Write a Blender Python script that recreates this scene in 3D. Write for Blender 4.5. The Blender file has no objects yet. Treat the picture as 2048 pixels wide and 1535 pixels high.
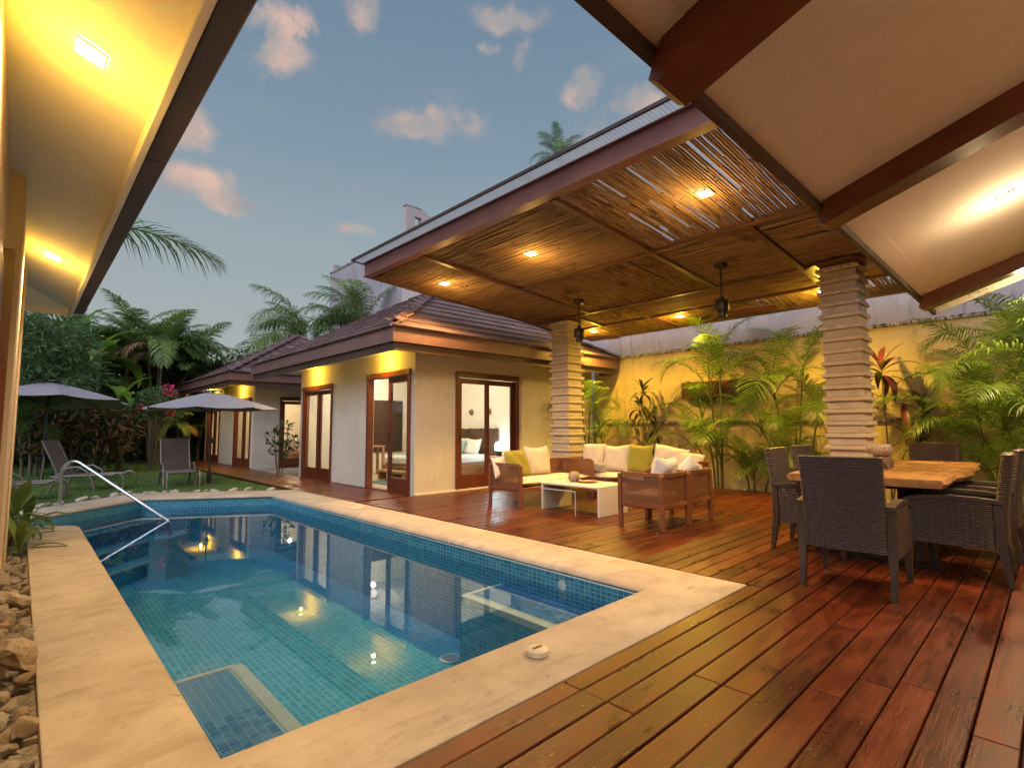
import bpy, bmesh, math, random
from mathutils import Vector, Matrix, Euler
R = math.radians
rnd = random.Random(7)
scene = bpy.context.scene
col = scene.collection

# ------------------------------------------------------------------ camera
cam_d = bpy.data.cameras.new("camera")
cam = bpy.data.objects.new("camera", cam_d)
col.objects.link(cam)
CAM_H = 1.2
_f, _pit, _yaw, _rol = 1033.35, R(4.865), R(43.538), R(-0.32)
_fw = Vector((math.sin(_yaw) * math.cos(_pit), math.cos(_yaw) * math.cos(_pit), math.sin(_pit)))
_rt = Vector((math.cos(_yaw), -math.sin(_yaw), 0))
_up = _rt.cross(_fw)
_r2 = _rt * math.cos(_rol) + _up * math.sin(_rol)
_u2 = -_rt * math.sin(_rol) + _up * math.cos(_rol)
M = Matrix((_r2, _u2, -_fw)).transposed().to_4x4()
M.translation = (0, 0, CAM_H)
cam.matrix_world = M
cam_d.sensor_width = 36
cam_d.lens = _f / 2048 * 36
cam_d.clip_start = 0.02
cam_d.clip_end = 900
scene.camera = cam

# ------------------------------------------------------------------ node helper
class NT:
    def __init__(s, tree):
        s.t = tree
        tree.nodes.clear()
    def n(s, kind, ins=None, **props):
        nd = s.t.nodes.new(kind)
        for k, v in props.items():
            setattr(nd, k, v)
        for k, v in (ins or {}).items():
            s.set(nd, k, v)
        return nd
    def set(s, nd, k, v):
        sock = nd.inputs[k]
        if isinstance(v, bpy.types.NodeSocket):
            s.t.links.new(v, sock)
        elif isinstance(v, bpy.types.Node):
            s.t.links.new(v.outputs[0], sock)
        else:
            if isinstance(v, tuple) and len(v) == 3 and sock.type == 'RGBA':
                v = (*v, 1)
            sock.default_value = v
    def math(s, op, a, b=None, c=None):
        d = {0: a}
        if b is not None: d[1] = b
        if c is not None: d[2] = c
        return s.n('ShaderNodeMath', d, operation=op).outputs[0]
    def mix(s, fac, a, b, mode='MIX'):
        nd = s.n('ShaderNodeMix', data_type='RGBA', blend_type=mode)
        for i, v in ((0, fac), (6, a), (7, b)):
            s.set(nd, i, v)
        return nd.outputs[2]
    def ramp(s, fac, stops):
        nd = s.n('ShaderNodeValToRGB', {0: fac})
        el = nd.color_ramp.elements
        while len(el) < len(stops): el.new(0.5)
        for e, (p, c) in zip(el, stops):
            e.position = p
            e.color = (*c, 1) if isinstance(c, tuple) else (c, c, c, 1)
        return nd.outputs[0]
    def mr(s, v, a, b, c=0.0, d=1.0, smooth=False):
        return s.n('ShaderNodeMapRange', {0: v, 1: a, 2: b, 3: c, 4: d},
                   interpolation_type='SMOOTHSTEP' if smooth else 'LINEAR').outputs[0]
    def noise(s, vec, scale, detail=3, rough=.55, dist=0.0):
        return s.n('ShaderNodeTexNoise', {'Vector': vec, 'Scale': scale, 'Detail': detail, 'Roughness': rough, 'Distortion': dist})

# ------------------------------------------------------------------ world: dusk sky with pink lit clouds
world = bpy.data.worlds.new("World")
scene.world = world
world.use_nodes = True
w = NT(world.node_tree)
tc = w.n('ShaderNodeTexCoord').outputs['Generated']
nrm = w.n('ShaderNodeVectorMath', {0: tc}, operation='NORMALIZE').outputs[0]
sep = w.n('ShaderNodeSeparateXYZ', {0: nrm})
nish = w.n('ShaderNodeTexSky', sky_type='NISHITA', sun_disc=False, sun_elevation=R(2.0), sun_rotation=R(235))
grad = w.ramp(sep.outputs[2], [(0.0, (.46, .47, .46)), (.15, (.37, .415, .425)), (.32, (.30, .375, .41)), (.47, (.215, .30, .375)), (.64, (.16, .24, .335)), (1.0, (.145, .22, .315))])
skyc = w.mix(.06, grad, w.mix(1, nish.outputs[0], (.09, .09, .09), 'MULTIPLY'))
nz = w.noise(nrm, 5.0, 5, .6)
nzv = w.n('ShaderNodeVectorMath', {0: nz.outputs['Color'], 1: (.5, .5, .5)}, operation='SUBTRACT').outputs[0]
nzs = w.n('ShaderNodeVectorMath', {0: nzv, 'Scale': .11}, operation='SCALE').outputs[0]
warp = w.n('ShaderNodeVectorMath', {0: nrm, 1: nzs}, operation='ADD').outputs[0]
fine = w.noise(nrm, 15, 7, .62).outputs[0]
# direction (azimuth, elevation in degrees), half width, half height, strength
CLOUDS = [(17.2, 35.8, .085, .062, 1.0), (11.1, 26.9, .058, .055, .9), (14.5, 20.6, .10, .030, .85), (34.5, 31.0, .125, .040, .9),
          (52.8, 33.9, .062, .034, 1.0), (58.3, 32.3, .066, .042, .95), (43.0, 40.6, .11, .028, .75), (25.8, 39.0, .055, .038, .65),
          (41.2, 38.1, .040, .018, .75), (45.9, 37.5, .034, .038, .6), (25.2, 20.3, .08, .022, .45), (18.6, 10.5, .055, .032, .85), (8.4, 20.0, .055, .04, .45),
          (75, 33, .10, .05, .8), (100, 25, .14, .05, .7), (140, 30, .13, .06, .7), (190, 22, .15, .05, .7), (235, 30, .13, .06, .7), (280, 26, .14, .05, .7), (325, 32, .12, .06, .8), (345, 20, .1, .04, .7)]
tot = None
shade = None
for az, el, a, b, st in CLOUDS:
    az, el = R(az), R(el)
    d = (math.sin(az) * math.cos(el), math.cos(az) * math.cos(el), math.sin(el))
    mp = w.n('ShaderNodeMapping', {0: warp, 1: d, 2: (0, 0, -az), 3: (a * .92, 50.0, b * .92)}, vector_type='TEXTURE')
    ln = w.n('ShaderNodeVectorMath', {0: mp}, operation='LENGTH').outputs['Value']
    m = w.mr(ln, 0.0, 1.15, st, 0.0, True)
    tot = m if tot is None else w.math('MAXIMUM', tot, m)
dens = w.math('MULTIPLY', tot, w.mr(fine, .30, .66, .05, 1.65))
mask = w.mr(dens, .13, .80, 0.0, .95, True)
wis = w.mr(w.noise(w.n('ShaderNodeMapping', {0: nrm, 3: (3, 3, 8)}).outputs[0], 1.6, 6, .6).outputs[0], .52, .8, 0, .28, True)
lit = w.mr(w.noise(warp, 7.5, 3, .5).outputs[0], .44, .72, 0, 1, True)
ccol = w.mix(lit, (.33, .325, .335), (.70, .47, .375))
skyc = w.mix(wis, skyc, (.36, .36, .375))
skyc = w.mix(mask, skyc, ccol)
bg = w.n('ShaderNodeBackground', {0: skyc, 1: 0.48})
w.n('ShaderNodeOutputWorld', {0: bg})

# ------------------------------------------------------------------ sun lamp added as broad high fill at dusk (no direct sun), and exposure
sd = bpy.data.lights.new("sun", 'SUN')
sd.energy = 1.5
sd.angle = R(75)
sd.color = (.95, .93, 1.0)
so = bpy.data.objects.new("sun", sd)
so.rotation_euler = Vector((.62, .36, -.70)).to_track_quat('-Z', 'Y').to_euler()
col.objects.link(so)
scene.view_settings.view_transform = 'Standard'
scene.view_settings.look = 'None'
scene.view_settings.exposure = 1.2
scene.view_settings.gamma = 1.0
scene.view_settings.use_curve_mapping = False
scene.render.engine = 'CYCLES'
scene.cycles.use_denoising = True
scene.cycles.max_bounces = 7
scene.cycles.diffuse_bounces = 4
scene.cycles.transparent_max_bounces = 24
scene.cycles.sample_clamp_indirect = 4.0
scene.cycles.caustics_reflective = False
scene.cycles.caustics_refractive = False

# ------------------------------------------------------------------ materials
def material(name, build):
    m = bpy.data.materials.new(name)
    m.use_nodes = True
    t = NT(m.node_tree)
    sh = build(t)
    t.n('ShaderNodeOutputMaterial', {0: sh})
    return m

def pri(t, color, rough=.6, metal=0.0, bump=None, bstr=.3, bdist=.01, **kw):
    ins = {'Base Color': color, 'Roughness': rough, 'Metallic': metal}
    if bump is not None:
        ins['Normal'] = t.n('ShaderNodeBump', {'Height': bump, 'Strength': bstr, 'Distance': bdist}).outputs[0]
    for k, v in kw.items():
        ins[k.replace('_', ' ')] = v
    return t.n('ShaderNodeBsdfPrincipled', ins).outputs[0]

def oc(t): return t.n('ShaderNodeTexCoord').outputs['Object']
def wc(t): return t.n('ShaderNodeNewGeometry').outputs['Position']
def uvc(t): return t.n('ShaderNodeTexCoord').outputs['UV']
def orand(t): return t.n('ShaderNodeObjectInfo').outputs['Random']
def addv(t, v, s):
    return t.n('ShaderNodeVectorMath', {0: v, 1: t.n('ShaderNodeCombineXYZ', {0: s, 1: s, 2: s}).outputs[0]}, operation='ADD').outputs[0]
def scl(t, v, s): return t.n('ShaderNodeMapping', {0: v, 3: s}).outputs[0]

def stucco(c1, c2, stain=(.25, .22, .17), samt=.35, bs=.25):
    def b(t):
        p = wc(t)
        big = t.noise(p, 1.1, 5, .65).outputs[0]
        mid = t.noise(p, 7, 4, .6).outputs[0]
        fine = t.noise(p, 90, 3, .6).outputs[0]
        c = t.mix(t.mr(big, .3, .7), c1, c2)
        c = t.mix(t.mr(mid, .55, .8, 0, .35), c, stain)
        drip = t.noise(scl(t, p, (3, 3, .5)), 2.2, 5, .7).outputs[0]
        c = t.mix(t.mr(drip, .56, .78, 0, samt), c, stain)
        return pri(t, c, .85, bump=t.math('ADD', fine, t.math('MULTIPLY', mid, 1.5)), bstr=bs, bdist=.006)
    return b

def wood(c1, c2, axis=0, rough=.38, streak=14.0, worn=None, coat=0.0, bstr=.25):
    """grain along local axis"""
    def b(t):
        r = orand(t)
        o = addv(t, oc(t), t.math('MULTIPLY', r, 37.0))
        s = [streak, streak, streak]; s[axis] = streak * .07
        g = t.noise(scl(t, o, tuple(s)), 1.6, 6, .62, .6).outputs[0]
        blot = t.noise(o, 2.1, 4, .6).outputs[0]
        f = t.math('ADD', t.mr(g, .3, .72, 0, .6), t.math('ADD', t.mr(blot, .35, .7, -.15, .35), t.math('MULTIPLY', t.math('SUBTRACT', r, .5), .55)))
        c = t.mix(t.mr(f, 0, 1), c1, c2)
        rg = t.mr(blot, .3, .75, rough * .7, min(1, rough * 1.5))
        if worn:
            wn = t.noise(o, 5.5, 6, .7).outputs[0]
            wm = t.math('MULTIPLY', t.mr(wn, .57, .72, 0, .6), t.mr(t.noise(o, .9, 2).outputs[0], .42, .62))
            c = t.mix(wm, c, worn)
            sp = t.n('ShaderNodeTexVoronoi', {'Vector': o, 'Scale': 26.0}).outputs['Distance']
            c = t.mix(t.math('LESS_THAN', sp, .045), c, (.34, .25, .18))
        return pri(t, c, rg, bump=g, bstr=bstr, bdist=.003, Coat_Weight=coat, Coat_Roughness=.25)
    return b

def plain(c, rough=.6, metal=0.0, nz=.12, scale=9.0, bstr=.12):
    def b(t):
        n = t.noise(oc(t), scale, 4, .6).outputs[0]
        dk = tuple(x * (1 - 2.2 * nz) for x in c)
        return pri(t, t.mix(t.mr(n, .3, .7), dk, c), t.mr(n, .2, .8, rough * .85, min(1, rough * 1.15)), metal, bump=n, bstr=bstr, bdist=.004)
    return b

def fabric(c, scale=500.0, nz=.1):
    def b(t):
        o = oc(t)
        n = t.noise(o, 6, 4).outputs[0]
        wv = t.n('ShaderNodeTexWave', {'Vector': o, 'Scale': scale / 6.0, 'Distortion': 1.0}).outputs[1]
        dk = tuple(x * (1 - 2 * nz) for x in c)
        return pri(t, t.mix(t.mr(n, .3, .7), dk, c), .92, bump=t.math('ADD', t.math('MULTIPLY', n, 3.0), t.math('MULTIPLY', wv, .25)), bstr=.35, bdist=.01, Sheen_Weight=.15)
    return b

def leaf(c1, c2, trans=.4, rough=.45, tip=None):
    def b(t):
        r = orand(t)
        n = t.math('ADD', t.math('MULTIPLY', t.noise(wc(t), 2.3, 3).outputs[0], .6), t.math('MULTIPLY', t.noise(wc(t), 14, 4, .7).outputs[0], .45))
        c = t.mix(t.mr(t.math('ADD', n, t.math('MULTIPLY', r, .5)), .42, 1.0), tuple(x * .75 for x in c1), tuple(x * 1.25 for x in c2))
        if tip:
            c = t.mix(t.mr(t.noise(wc(t), 3.7, 4).outputs[0], .62, .75, 0, .8), c, tip)
        p = pri(t, c, rough, Specular_IOR_Level=.35)
        tr = t.n('ShaderNodeBsdfTranslucent', {0: t.mix(.5, c, (.12, .2, .015))}).outputs[0]
        return t.n('ShaderNodeMixShader', {0: trans, 1: p, 2: tr}).outputs[0]
    return b

def emit(c, s):
    return lambda t: t.n('ShaderNodeEmission', {0: (*c, 1), 1: s}).outputs[0]

MT = {}
def mk(name, build): MT[name] = material(name, build)

mk('house_stucco', stucco((.60, .55, .48), (.50, .46, .40), (.28, .25, .21), .4, .3))
mk('left_stucco', stucco((.52, .42, .32), (.46, .37, .28), (.3, .24, .17), .2))
mk('garden_stucco', stucco((.50, .39, .19), (.40, .31, .15), (.13, .105, .06), .8, .35))
mk('neighbour_stucco', stucco((.36, .335, .385), (.27, .25, .29), (.07, .065, .065), .85))
mk('neighbour_light', stucco((.47, .40, .40), (.41, .36, .37), (.2, .18, .18), .5))
mk('soffit_paint', stucco((.76, .74, .71), (.70, .68, .65), (.55, .51, .46), .35, .15))
mk('room_paint', plain((.74, .70, .62), .9, nz=.03))
mk('ceiling_paint', plain((.8, .79, .76), .9, nz=.02))
mk('room_floor', plain((.55, .47, .36), .3, nz=.08))

def coping_b(t):
    p = wc(t)
    a = t.noise(p, 1.6, 6, .68, .4).outputs[0]
    s = t.noise(scl(t, p, (1.0, 3.5, 1)), 1.4, 5, .65, .8).outputs[0]
    f = t.noise(p, 60, 4, .65).outputs[0]
    c = t.mix(t.mr(a, .3, .72), (.36, .295, .225), (.56, .485, .385))
    c = t.mix(t.mr(s, .50, .72, 0, .7), c, (.27, .21, .155))
    c = t.mix(t.mr(t.noise(p, 9, 6, .75).outputs[0], .56, .72, 0, .6), c, (.24, .18, .135))
    vo = t.n('ShaderNodeTexVoronoi', {'Vector': t.n('ShaderNodeVectorMath', {0: p, 1: t.n('ShaderNodeVectorMath', {0: t.noise(p, 11, 3).outputs['Color'], 'Scale': .12}, operation='SCALE').outputs[0]}, operation='ADD').outputs[0], 'Scale': 5.5}).outputs['Distance']
    c = t.mix(t.mr(vo, .03, .065, .75, 0), c, (.10, .07, .05))
    c = t.mix(t.mr(f, .3, .7, 0, .16), c, (.25, .19, .14))
    return pri(t, c, .78, bump=t.math('ADD', t.math('MULTIPLY', f, .6), a), bstr=.4, bdist=.008)
mk('coping_stone', coping_b)
def deck_b(t):
    r = orand(t)
    o = addv(t, oc(t), t.math('MULTIPLY', r, 53.0))
    g = t.noise(scl(t, o, (1.3, 26, 26)), 1.5, 8, .7, .8).outputs[0]
    g2 = t.noise(scl(t, o, (3.5, 90, 90)), 1.5, 5, .7, .4).outputs[0]
    blot = t.noise(scl(t, o, (1, 2.2, 1)), 2.4, 6, .68, .5).outputs[0]
    f = t.math('ADD', t.mr(g, .32, .68, 0, .55), t.math('ADD', t.mr(blot, .34, .68, -.2, .4), t.math('MULTIPLY', t.math('SUBTRACT', r, .5), .42)))
    c = t.mix(t.mr(f, 0, 1), (.040, .0075, .0034), (.185, .037, .0125))
    c = t.mix(t.mr(g2, .52, .72, 0, .55), c, (.026, .007, .004))
    dirt = t.noise(scl(t, o, (.7, 2, 1)), 2.6, 6, .6).outputs[0]
    c = t.mix(t.mr(dirt, .46, .80, 0, .5), c, (.062, .024, .014))
    sc1 = t.noise(scl(t, o, (2, 30, 2)), 4.0, 5, .75).outputs[0]
    c = t.mix(t.mr(sc1, .66, .74, 0, .45), c, (.20, .075, .035))
    sp = t.n('ShaderNodeTexVoronoi', {'Vector': o, 'Scale': 17.0})
    chip = t.math('MULTIPLY', t.math('LESS_THAN', sp.outputs['Distance'], .07), t.math('GREATER_THAN', t.noise(o, 1.7, 2).outputs[0], .5))
    c = t.mix(chip, c, (.30, .19, .12))
    rg = t.mr(t.math('ADD', blot, t.math('MULTIPLY', g, .4)), .45, .95, .22, .44)
    return pri(t, c, rg, bump=t.math('ADD', g, t.math('MULTIPLY', g2, .8)), bstr=.32, bdist=.004, Specular_IOR_Level=.24)
mk('deck_wood', deck_b)
mk('deck_under', plain((.012, .008, .006), .95))
mk('frame_wood', wood((.085, .018, .007), (.17, .042, .016), 2, .38, 12, None, .15))
mk('rafter_wood', wood((.075, .017, .007), (.16, .042, .017), 1, .42, 10, None, .1))
mk('cane_wood', wood((.15, .050, .020), (.27, .10, .042), 0, .42, 12))
mk('table_wood', wood((.17, .065, .018), (.46, .235, .075), 0, .28, 6, None, .3))
mk('bed_wood', wood((.3, .15, .055), (.45, .25, .11), 0, .4, 8))
def bamboo_b(axis):
    def b(t):
        r = orand(t)
        p = wc(t)
        s = [34.0, 34.0, 34.0]; s[axis] = 1.0
        g = t.noise(scl(t, p, tuple(s)), 1.7, 5, .65).outputs[0]
        st = t.noise(addv(t, p, t.math('MULTIPLY', r, 9)), 3.1, 3).outputs[0]
        c = t.mix(t.mr(g, .36, .64), (.050, .027, .014), (.36, .225, .125))
        c = t.mix(t.math('MULTIPLY', r, .55), c, (.44, .30, .175))
        c = t.mix(t.mr(st, .58, .75, 0, .7), c, (.055, .024, .010))
        return pri(t, c, .75, bump=g, bstr=.4, bdist=.004, Specular_IOR_Level=.25)
    return b
mk('bamboo_x', bamboo_b(0))
mk('bamboo_y', bamboo_b(1))
mk('pavilion_paint', plain((.21, .082, .068), .42, nz=.12, scale=3))
mk('beam_paint', plain((.13, .048, .022), .5, nz=.15, scale=3))
mk('gutter_brown', plain((.185, .098, .088), .45, nz=.12, scale=2.5))
mk('fascia_wood', plain((.075, .04, .028), .55, nz=.15, scale=3))
mk('dark_gutter', plain((.055, .038, .036), .5, nz=.15, scale=2.5))
def rooftile_b(t):
    r = orand(t)
    n = t.noise(addv(t, wc(t), t.math('MULTIPLY', r, 5)), 4, 5, .65).outputs[0]
    c = t.mix(r, (.115, .066, .064), (.185, .115, .115))
    c = t.mix(t.mr(n, .45, .75, 0, .6), c, (.09, .055, .05))
    return pri(t, c, .5, bump=n, bstr=.25, bdist=.01)
mk('roof_tile', rooftile_b)

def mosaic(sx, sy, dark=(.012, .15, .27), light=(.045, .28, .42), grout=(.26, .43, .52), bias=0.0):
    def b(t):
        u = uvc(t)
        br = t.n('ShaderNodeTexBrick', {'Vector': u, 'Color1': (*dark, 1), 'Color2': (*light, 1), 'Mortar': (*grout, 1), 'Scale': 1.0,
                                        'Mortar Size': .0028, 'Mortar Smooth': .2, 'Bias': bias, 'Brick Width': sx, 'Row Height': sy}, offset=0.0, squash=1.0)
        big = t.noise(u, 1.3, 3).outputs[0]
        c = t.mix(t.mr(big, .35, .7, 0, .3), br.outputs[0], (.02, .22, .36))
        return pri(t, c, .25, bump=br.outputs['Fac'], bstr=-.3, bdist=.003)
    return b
mk('shaded_band_mosaic', mosaic(.055, .036))  # same tile as the floor, coping lip's shade put into darker colours
mk('floor_mosaic', mosaic(.055, .036, (.012, .21, .36), (.055, .39, .56), (.32, .56, .68)))
mk('bench_tile', lambda t: pri(t, t.mix(orand(t), (.03, .15, .36), (.12, .32, .58)), .22))
mk('bench_grout', plain((.42, .5, .5), .8))
mk('white_nosing', plain((.62, .62, .58), .6, nz=.08))
def water_b(t):
    p = wc(t)
    n = t.noise(p, 2.2, 2, .4).outputs[0]
    bm = t.n('ShaderNodeBump', {'Height': n, 'Strength': .035, 'Distance': .02}).outputs[0]
    fr = t.n('ShaderNodeFresnel', {'IOR': 1.36, 'Normal': bm}).outputs[0]
    gl = t.n('ShaderNodeBsdfGlossy', {'Color': (.9, .96, 1, 1), 'Roughness': .012, 'Normal': bm}).outputs[0]
    tr = t.n('ShaderNodeBsdfTransparent', {0: (.84, .98, 1.0, 1)}).outputs[0]
    return t.n('ShaderNodeMixShader', {0: t.math('MINIMUM', t.math('ADD', t.math('MULTIPLY', fr, 1.05), .01), 1.0), 1: tr, 2: gl}).outputs[0]
mk('water', water_b)
def glass_b(t):
    fc = t.n('ShaderNodeLayerWeight', {'Blend': .5}).outputs['Facing']
    lw = t.math('ADD', .04, t.math('MULTIPLY', t.math('POWER', fc, 4.0), .6))
    gl = t.n('ShaderNodeBsdfGlossy', {'Color': (1, 1, 1, 1), 'Roughness': .01}).outputs[0]
    tr = t.n('ShaderNodeBsdfTransparent', {0: (.93, .96, .95, 1)}).outputs[0]
    return t.n('ShaderNodeMixShader', {0: lw, 1: tr, 2: gl}).outputs[0]
mk('glass', glass_b)
def sheet_b(t):
    tr = t.n('ShaderNodeBsdfTranslucent', {0: (.60, .61, .63, 1)}).outputs[0]
    tp = t.n('ShaderNodeBsdfTransparent', {0: (.85, .88, .9, 1)}).outputs[0]
    df = t.n('ShaderNodeBsdfDiffuse', {0: (.5, .5, .5, 1)}).outputs[0]
    return t.n('ShaderNodeMixShader', {0: .3, 1: t.n('ShaderNodeMixShader', {0: .25, 1: tr, 2: tp}).outputs[0], 2: df}).outputs[0]
mk('roof_sheet', sheet_b)
mk('flashing', plain((.42, .39, .37), .7, nz=.1))

def limestone_b(t):
    r = orand(t)
    p = addv(t, wc(t), t.math('MULTIPLY', r, 3))
    a = t.noise(p, 6, 5, .65).outputs[0]
    c = t.mix(t.mr(a, .3, .7), (.40, .33, .265), (.53, .45, .37))
    return pri(t, c, .8, bump=t.noise(p, 40, 4).outputs[0], bstr=.4, bdist=.008)
mk('pillar_stone', limestone_b)
def slab_b(t):
    r = orand(t)
    p = addv(t, wc(t), t.math('MULTIPLY', r, 3))
    a = t.noise(p, 7, 6, .7).outputs[0]
    c = t.mix(t.mr(a, .3, .7), (.44, .37, .285), (.60, .52, .42))
    v = t.noise(scl(t, p, (1, 1, 1.2)), 17, 5, .7, 1.5).outputs[0]
    hz = t.mr(t.n('ShaderNodeSeparateXYZ', {0: wc(t)}).outputs[2], .9, 3.0, .76, .57)
    c = t.mix(t.mr(t.math('SUBTRACT', v, hz), 0, .05, 0, .85), c, (.035, .03, .028))
    return pri(t, c, .82, bump=a, bstr=.5, bdist=.012)
mk('pillar_slab', slab_b)
def trim_b(t):
    p = wc(t)
    v = t.noise(scl(t, p, (8, 8, 4)), 1.6, 6, .7, 1.0).outputs[0]
    c = t.mix(t.mr(v, .42, .62), (.04, .035, .03), (.44, .38, .30))
    return pri(t, c, .85)
mk('trim_stone', trim_b)
def rock_b(t):
    r = orand(t)
    p = addv(t, oc(t), t.math('MULTIPLY', r, 11))
    a = t.noise(p, 9, 6, .7).outputs[0]
    c = t.mix(t.mr(a, .3, .7), (.26, .205, .15), (.62, .53, .42))
    c = t.mix(t.math('MULTIPLY', t.math('FRACT', t.math('MULTIPLY', r, 7.3)), .55), c, t.mix(t.math('GREATER_THAN', r, .5), (.42, .26, .13), (.40, .37, .33)))
    return pri(t, c, .85, bump=t.noise(p, 22, 6, .7).outputs[0], bstr=.8, bdist=.02)
mk('rock', rock_b)
mk('white_rock', lambda t: pri(t, t.mix(t.mr(t.noise(oc(t), 8, 5).outputs[0], .3, .7), (.33, .28, .22), (.62, .57, .49)), .85, bump=t.noise(oc(t), 20, 5).outputs[0], bstr=.7, bdist=.015))
mk('gravel', lambda t: pri(t, t.mix(t.n('ShaderNodeTexVoronoi', {'Vector': wc(t), 'Scale': 45.0}).outputs['Color'], (.17, .13, .09), (.42, .35, .27)), .9, bump=t.n('ShaderNodeTexVoronoi', {'Vector': wc(t), 'Scale': 45.0}).outputs['Distance'], bstr=1, bdist=.02))
mk('soil', plain((.085, .05, .03), .95, nz=.2, scale=5, bstr=.6))
def lawn_b(t):
    p = wc(t)
    n = t.noise(p, .9, 5, .6).outputs[0]
    f = t.noise(p, 40, 4, .7).outputs[0]
    c = t.mix(t.mr(n, .35, .65), (.045, .115, .025), (.10, .175, .045))
    c = t.mix(t.mr(n, .62, .75, 0, .6), c, (.16, .13, .06))
    return pri(t, t.mix(t.mr(f, .3, .7, 0, .5), c, (.02, .045, .01)), .9, bump=f, bstr=1, bdist=.03)
mk('lawn', lawn_b)
mk('grass_blade', leaf((.045, .12, .02), (.10, .19, .035), .3))
mk('palm_leaf', leaf((.05, .115, .018), (.15, .235, .035), .42))
mk('dark_palm_leaf', leaf((.065, .13, .036), (.15, .23, .065), .34))
mk('dry_leaf', leaf((.15, .085, .04), (.26, .15, .075), .25, .7))
mk('withered_leaf', leaf((.08, .05, .028), (.24, .13, .06), .2, .8))
mk('red_leaf', leaf((.055, .010, .012), (.12, .02, .022), .25, .4))
mk('dark_leaf', leaf((.030, .030, .014), (.06, .05, .02), .25, .4))
mk('banana_leaf', leaf((.09, .22, .03), (.2, .33, .05), .4, .4, (.22, .15, .03)))
mk('strap_leaf', leaf((.055, .115, .03), (.13, .19, .045), .35, .4, (.2, .12, .035)))
mk('shrub_leaf', leaf((.05, .12, .055), (.12, .21, .09), .3))
mk('forest_leaf', leaf((.03, .068, .03), (.08, .135, .055), .25))
mk('pink_flower', leaf((.55, .02, .12), (.7, .04, .2), .35))
mk('stem_green', plain((.11, .12, .04), .6, nz=.2, scale=6))
mk('stem_grey', plain((.16, .14, .105), .75, nz=.2, scale=5))
mk('bark', plain((.09, .065, .045), .9, nz=.2, scale=12, bstr=.6))
mk('white_cushion', fabric((.66, .58, .47), nz=.04))
mk('cool_cushion', fabric((.68, .66, .64), nz=.04))
mk('green_cushion', fabric((.30, .27, .025), nz=.07))
def chevron_b(t):
    o = oc(t)
    x = t.n('ShaderNodeSeparateXYZ', {0: o})
    z = t.math('ADD', x.outputs[2], t.math('MULTIPLY', t.math('PINGPONG', x.outputs[1], .012), .9))
    s = t.math('GREATER_THAN', t.math('PINGPONG', z, .008), .004)
    return pri(t, t.mix(s, (.12, .10, .085), (.55, .5, .42)), .95)
mk('chevron_cloth', chevron_b)
def cane_b(t):
    o = oc(t)
    x = t.n('ShaderNodeSeparateXYZ', {0: o})
    def hole(s): return t.math('GREATER_THAN', t.math('PINGPONG', s, .0045), .0031)
    h = t.math('MULTIPLY', hole(t.math('ADD', x.outputs[0], x.outputs[1])), hole(x.outputs[2]))
    p = pri(t, t.mix(t.noise(o, 8, 3).outputs[0], (.13, .048, .020), (.22, .088, .037)), .5)
    return t.n('ShaderNodeMixShader', {0: h, 1: p, 2: t.n('ShaderNodeBsdfTransparent').outputs[0]}).outputs[0]
mk('cane_mesh', cane_b)
mk('wicker', lambda t: pri(t, t.mix(t.noise(scl(t, oc(t), (9, 9, 40)), 2.2, 4).outputs[0], (.022, .013, .011), (.10, .066, .054)), .38, Specular_IOR_Level=.6))
mk('chair_leg', wood((.030, .019, .013), (.075, .05, .035), 2, .45, 12))
mk('dark_metal', plain((.025, .022, .02), .45, .6, nz=.1))
mk('fan_black', plain((.018, .016, .014), .4, .3, nz=.1))
mk('fan_blade', wood((.2, .095, .045), (.36, .19, .09), 0, .45, 10))
mk('chrome', plain((.62, .64, .68), .18, 1.0, nz=.03))
mk('umbrella_cloth', fabric((.28, .265, .32), nz=.05))
mk('umbrella_pole', plain((.03, .027, .027), .4, .5))
mk('sling', fabric((.085, .062, .064), nz=.1))
mk('lounger_frame', plain((.21, .19, .185), .45, .5))
mk('white_laminate', plain((.72, .66, .58), .35, nz=.03))
mk('ceramic', plain((.36, .28, .21), .6, nz=.3, scale=22, bstr=.5))
mk('carved', lambda t: pri(t, t.mix(t.mr(t.n('ShaderNodeTexVoronoi', {'Vector': oc(t), 'Scale': 60.0}).outputs['Distance'], .2, .5), (.42, .36, .31), (.2, .15, .12)), .6))
mk('driftwood', plain((.2, .14, .09), .8, nz=.3, scale=14, bstr=.7))
mk('terracotta', plain((.30, .13, .055), .7, nz=.12))
mk('white_plastic', plain((.62, .55, .44), .45, nz=.05))
mk('linen', fabric((.75, .75, .72), nz=.03))
mk('teal_linen', fabric((.26, .42, .42), nz=.12))
mk('teal_rug', fabric((.06, .16, .18), nz=.1))
mk('louver_wood', plain((.045, .025, .018), .6, nz=.2))
mk('stick_wood', plain((.17, .085, .042), .7, nz=.35, scale=30))
mk('basket', plain((.36, .21, .10), .7, nz=.3, scale=30))
mk('orange_cloth', fabric((.4, .1, .05)))
mk('lamp_warm', emit((1.0, .80, .45), 14))
mk('lamp_soffit', emit((1.0, .90, .62), 12))
mk('lamp_cool', emit((.82, .95, 1.0), 4))
mk('lamp_room', emit((1.0, .88, .68), 1.6))
mk('pool_fitting', plain((.5, .62, .64), .4, nz=.1))
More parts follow.
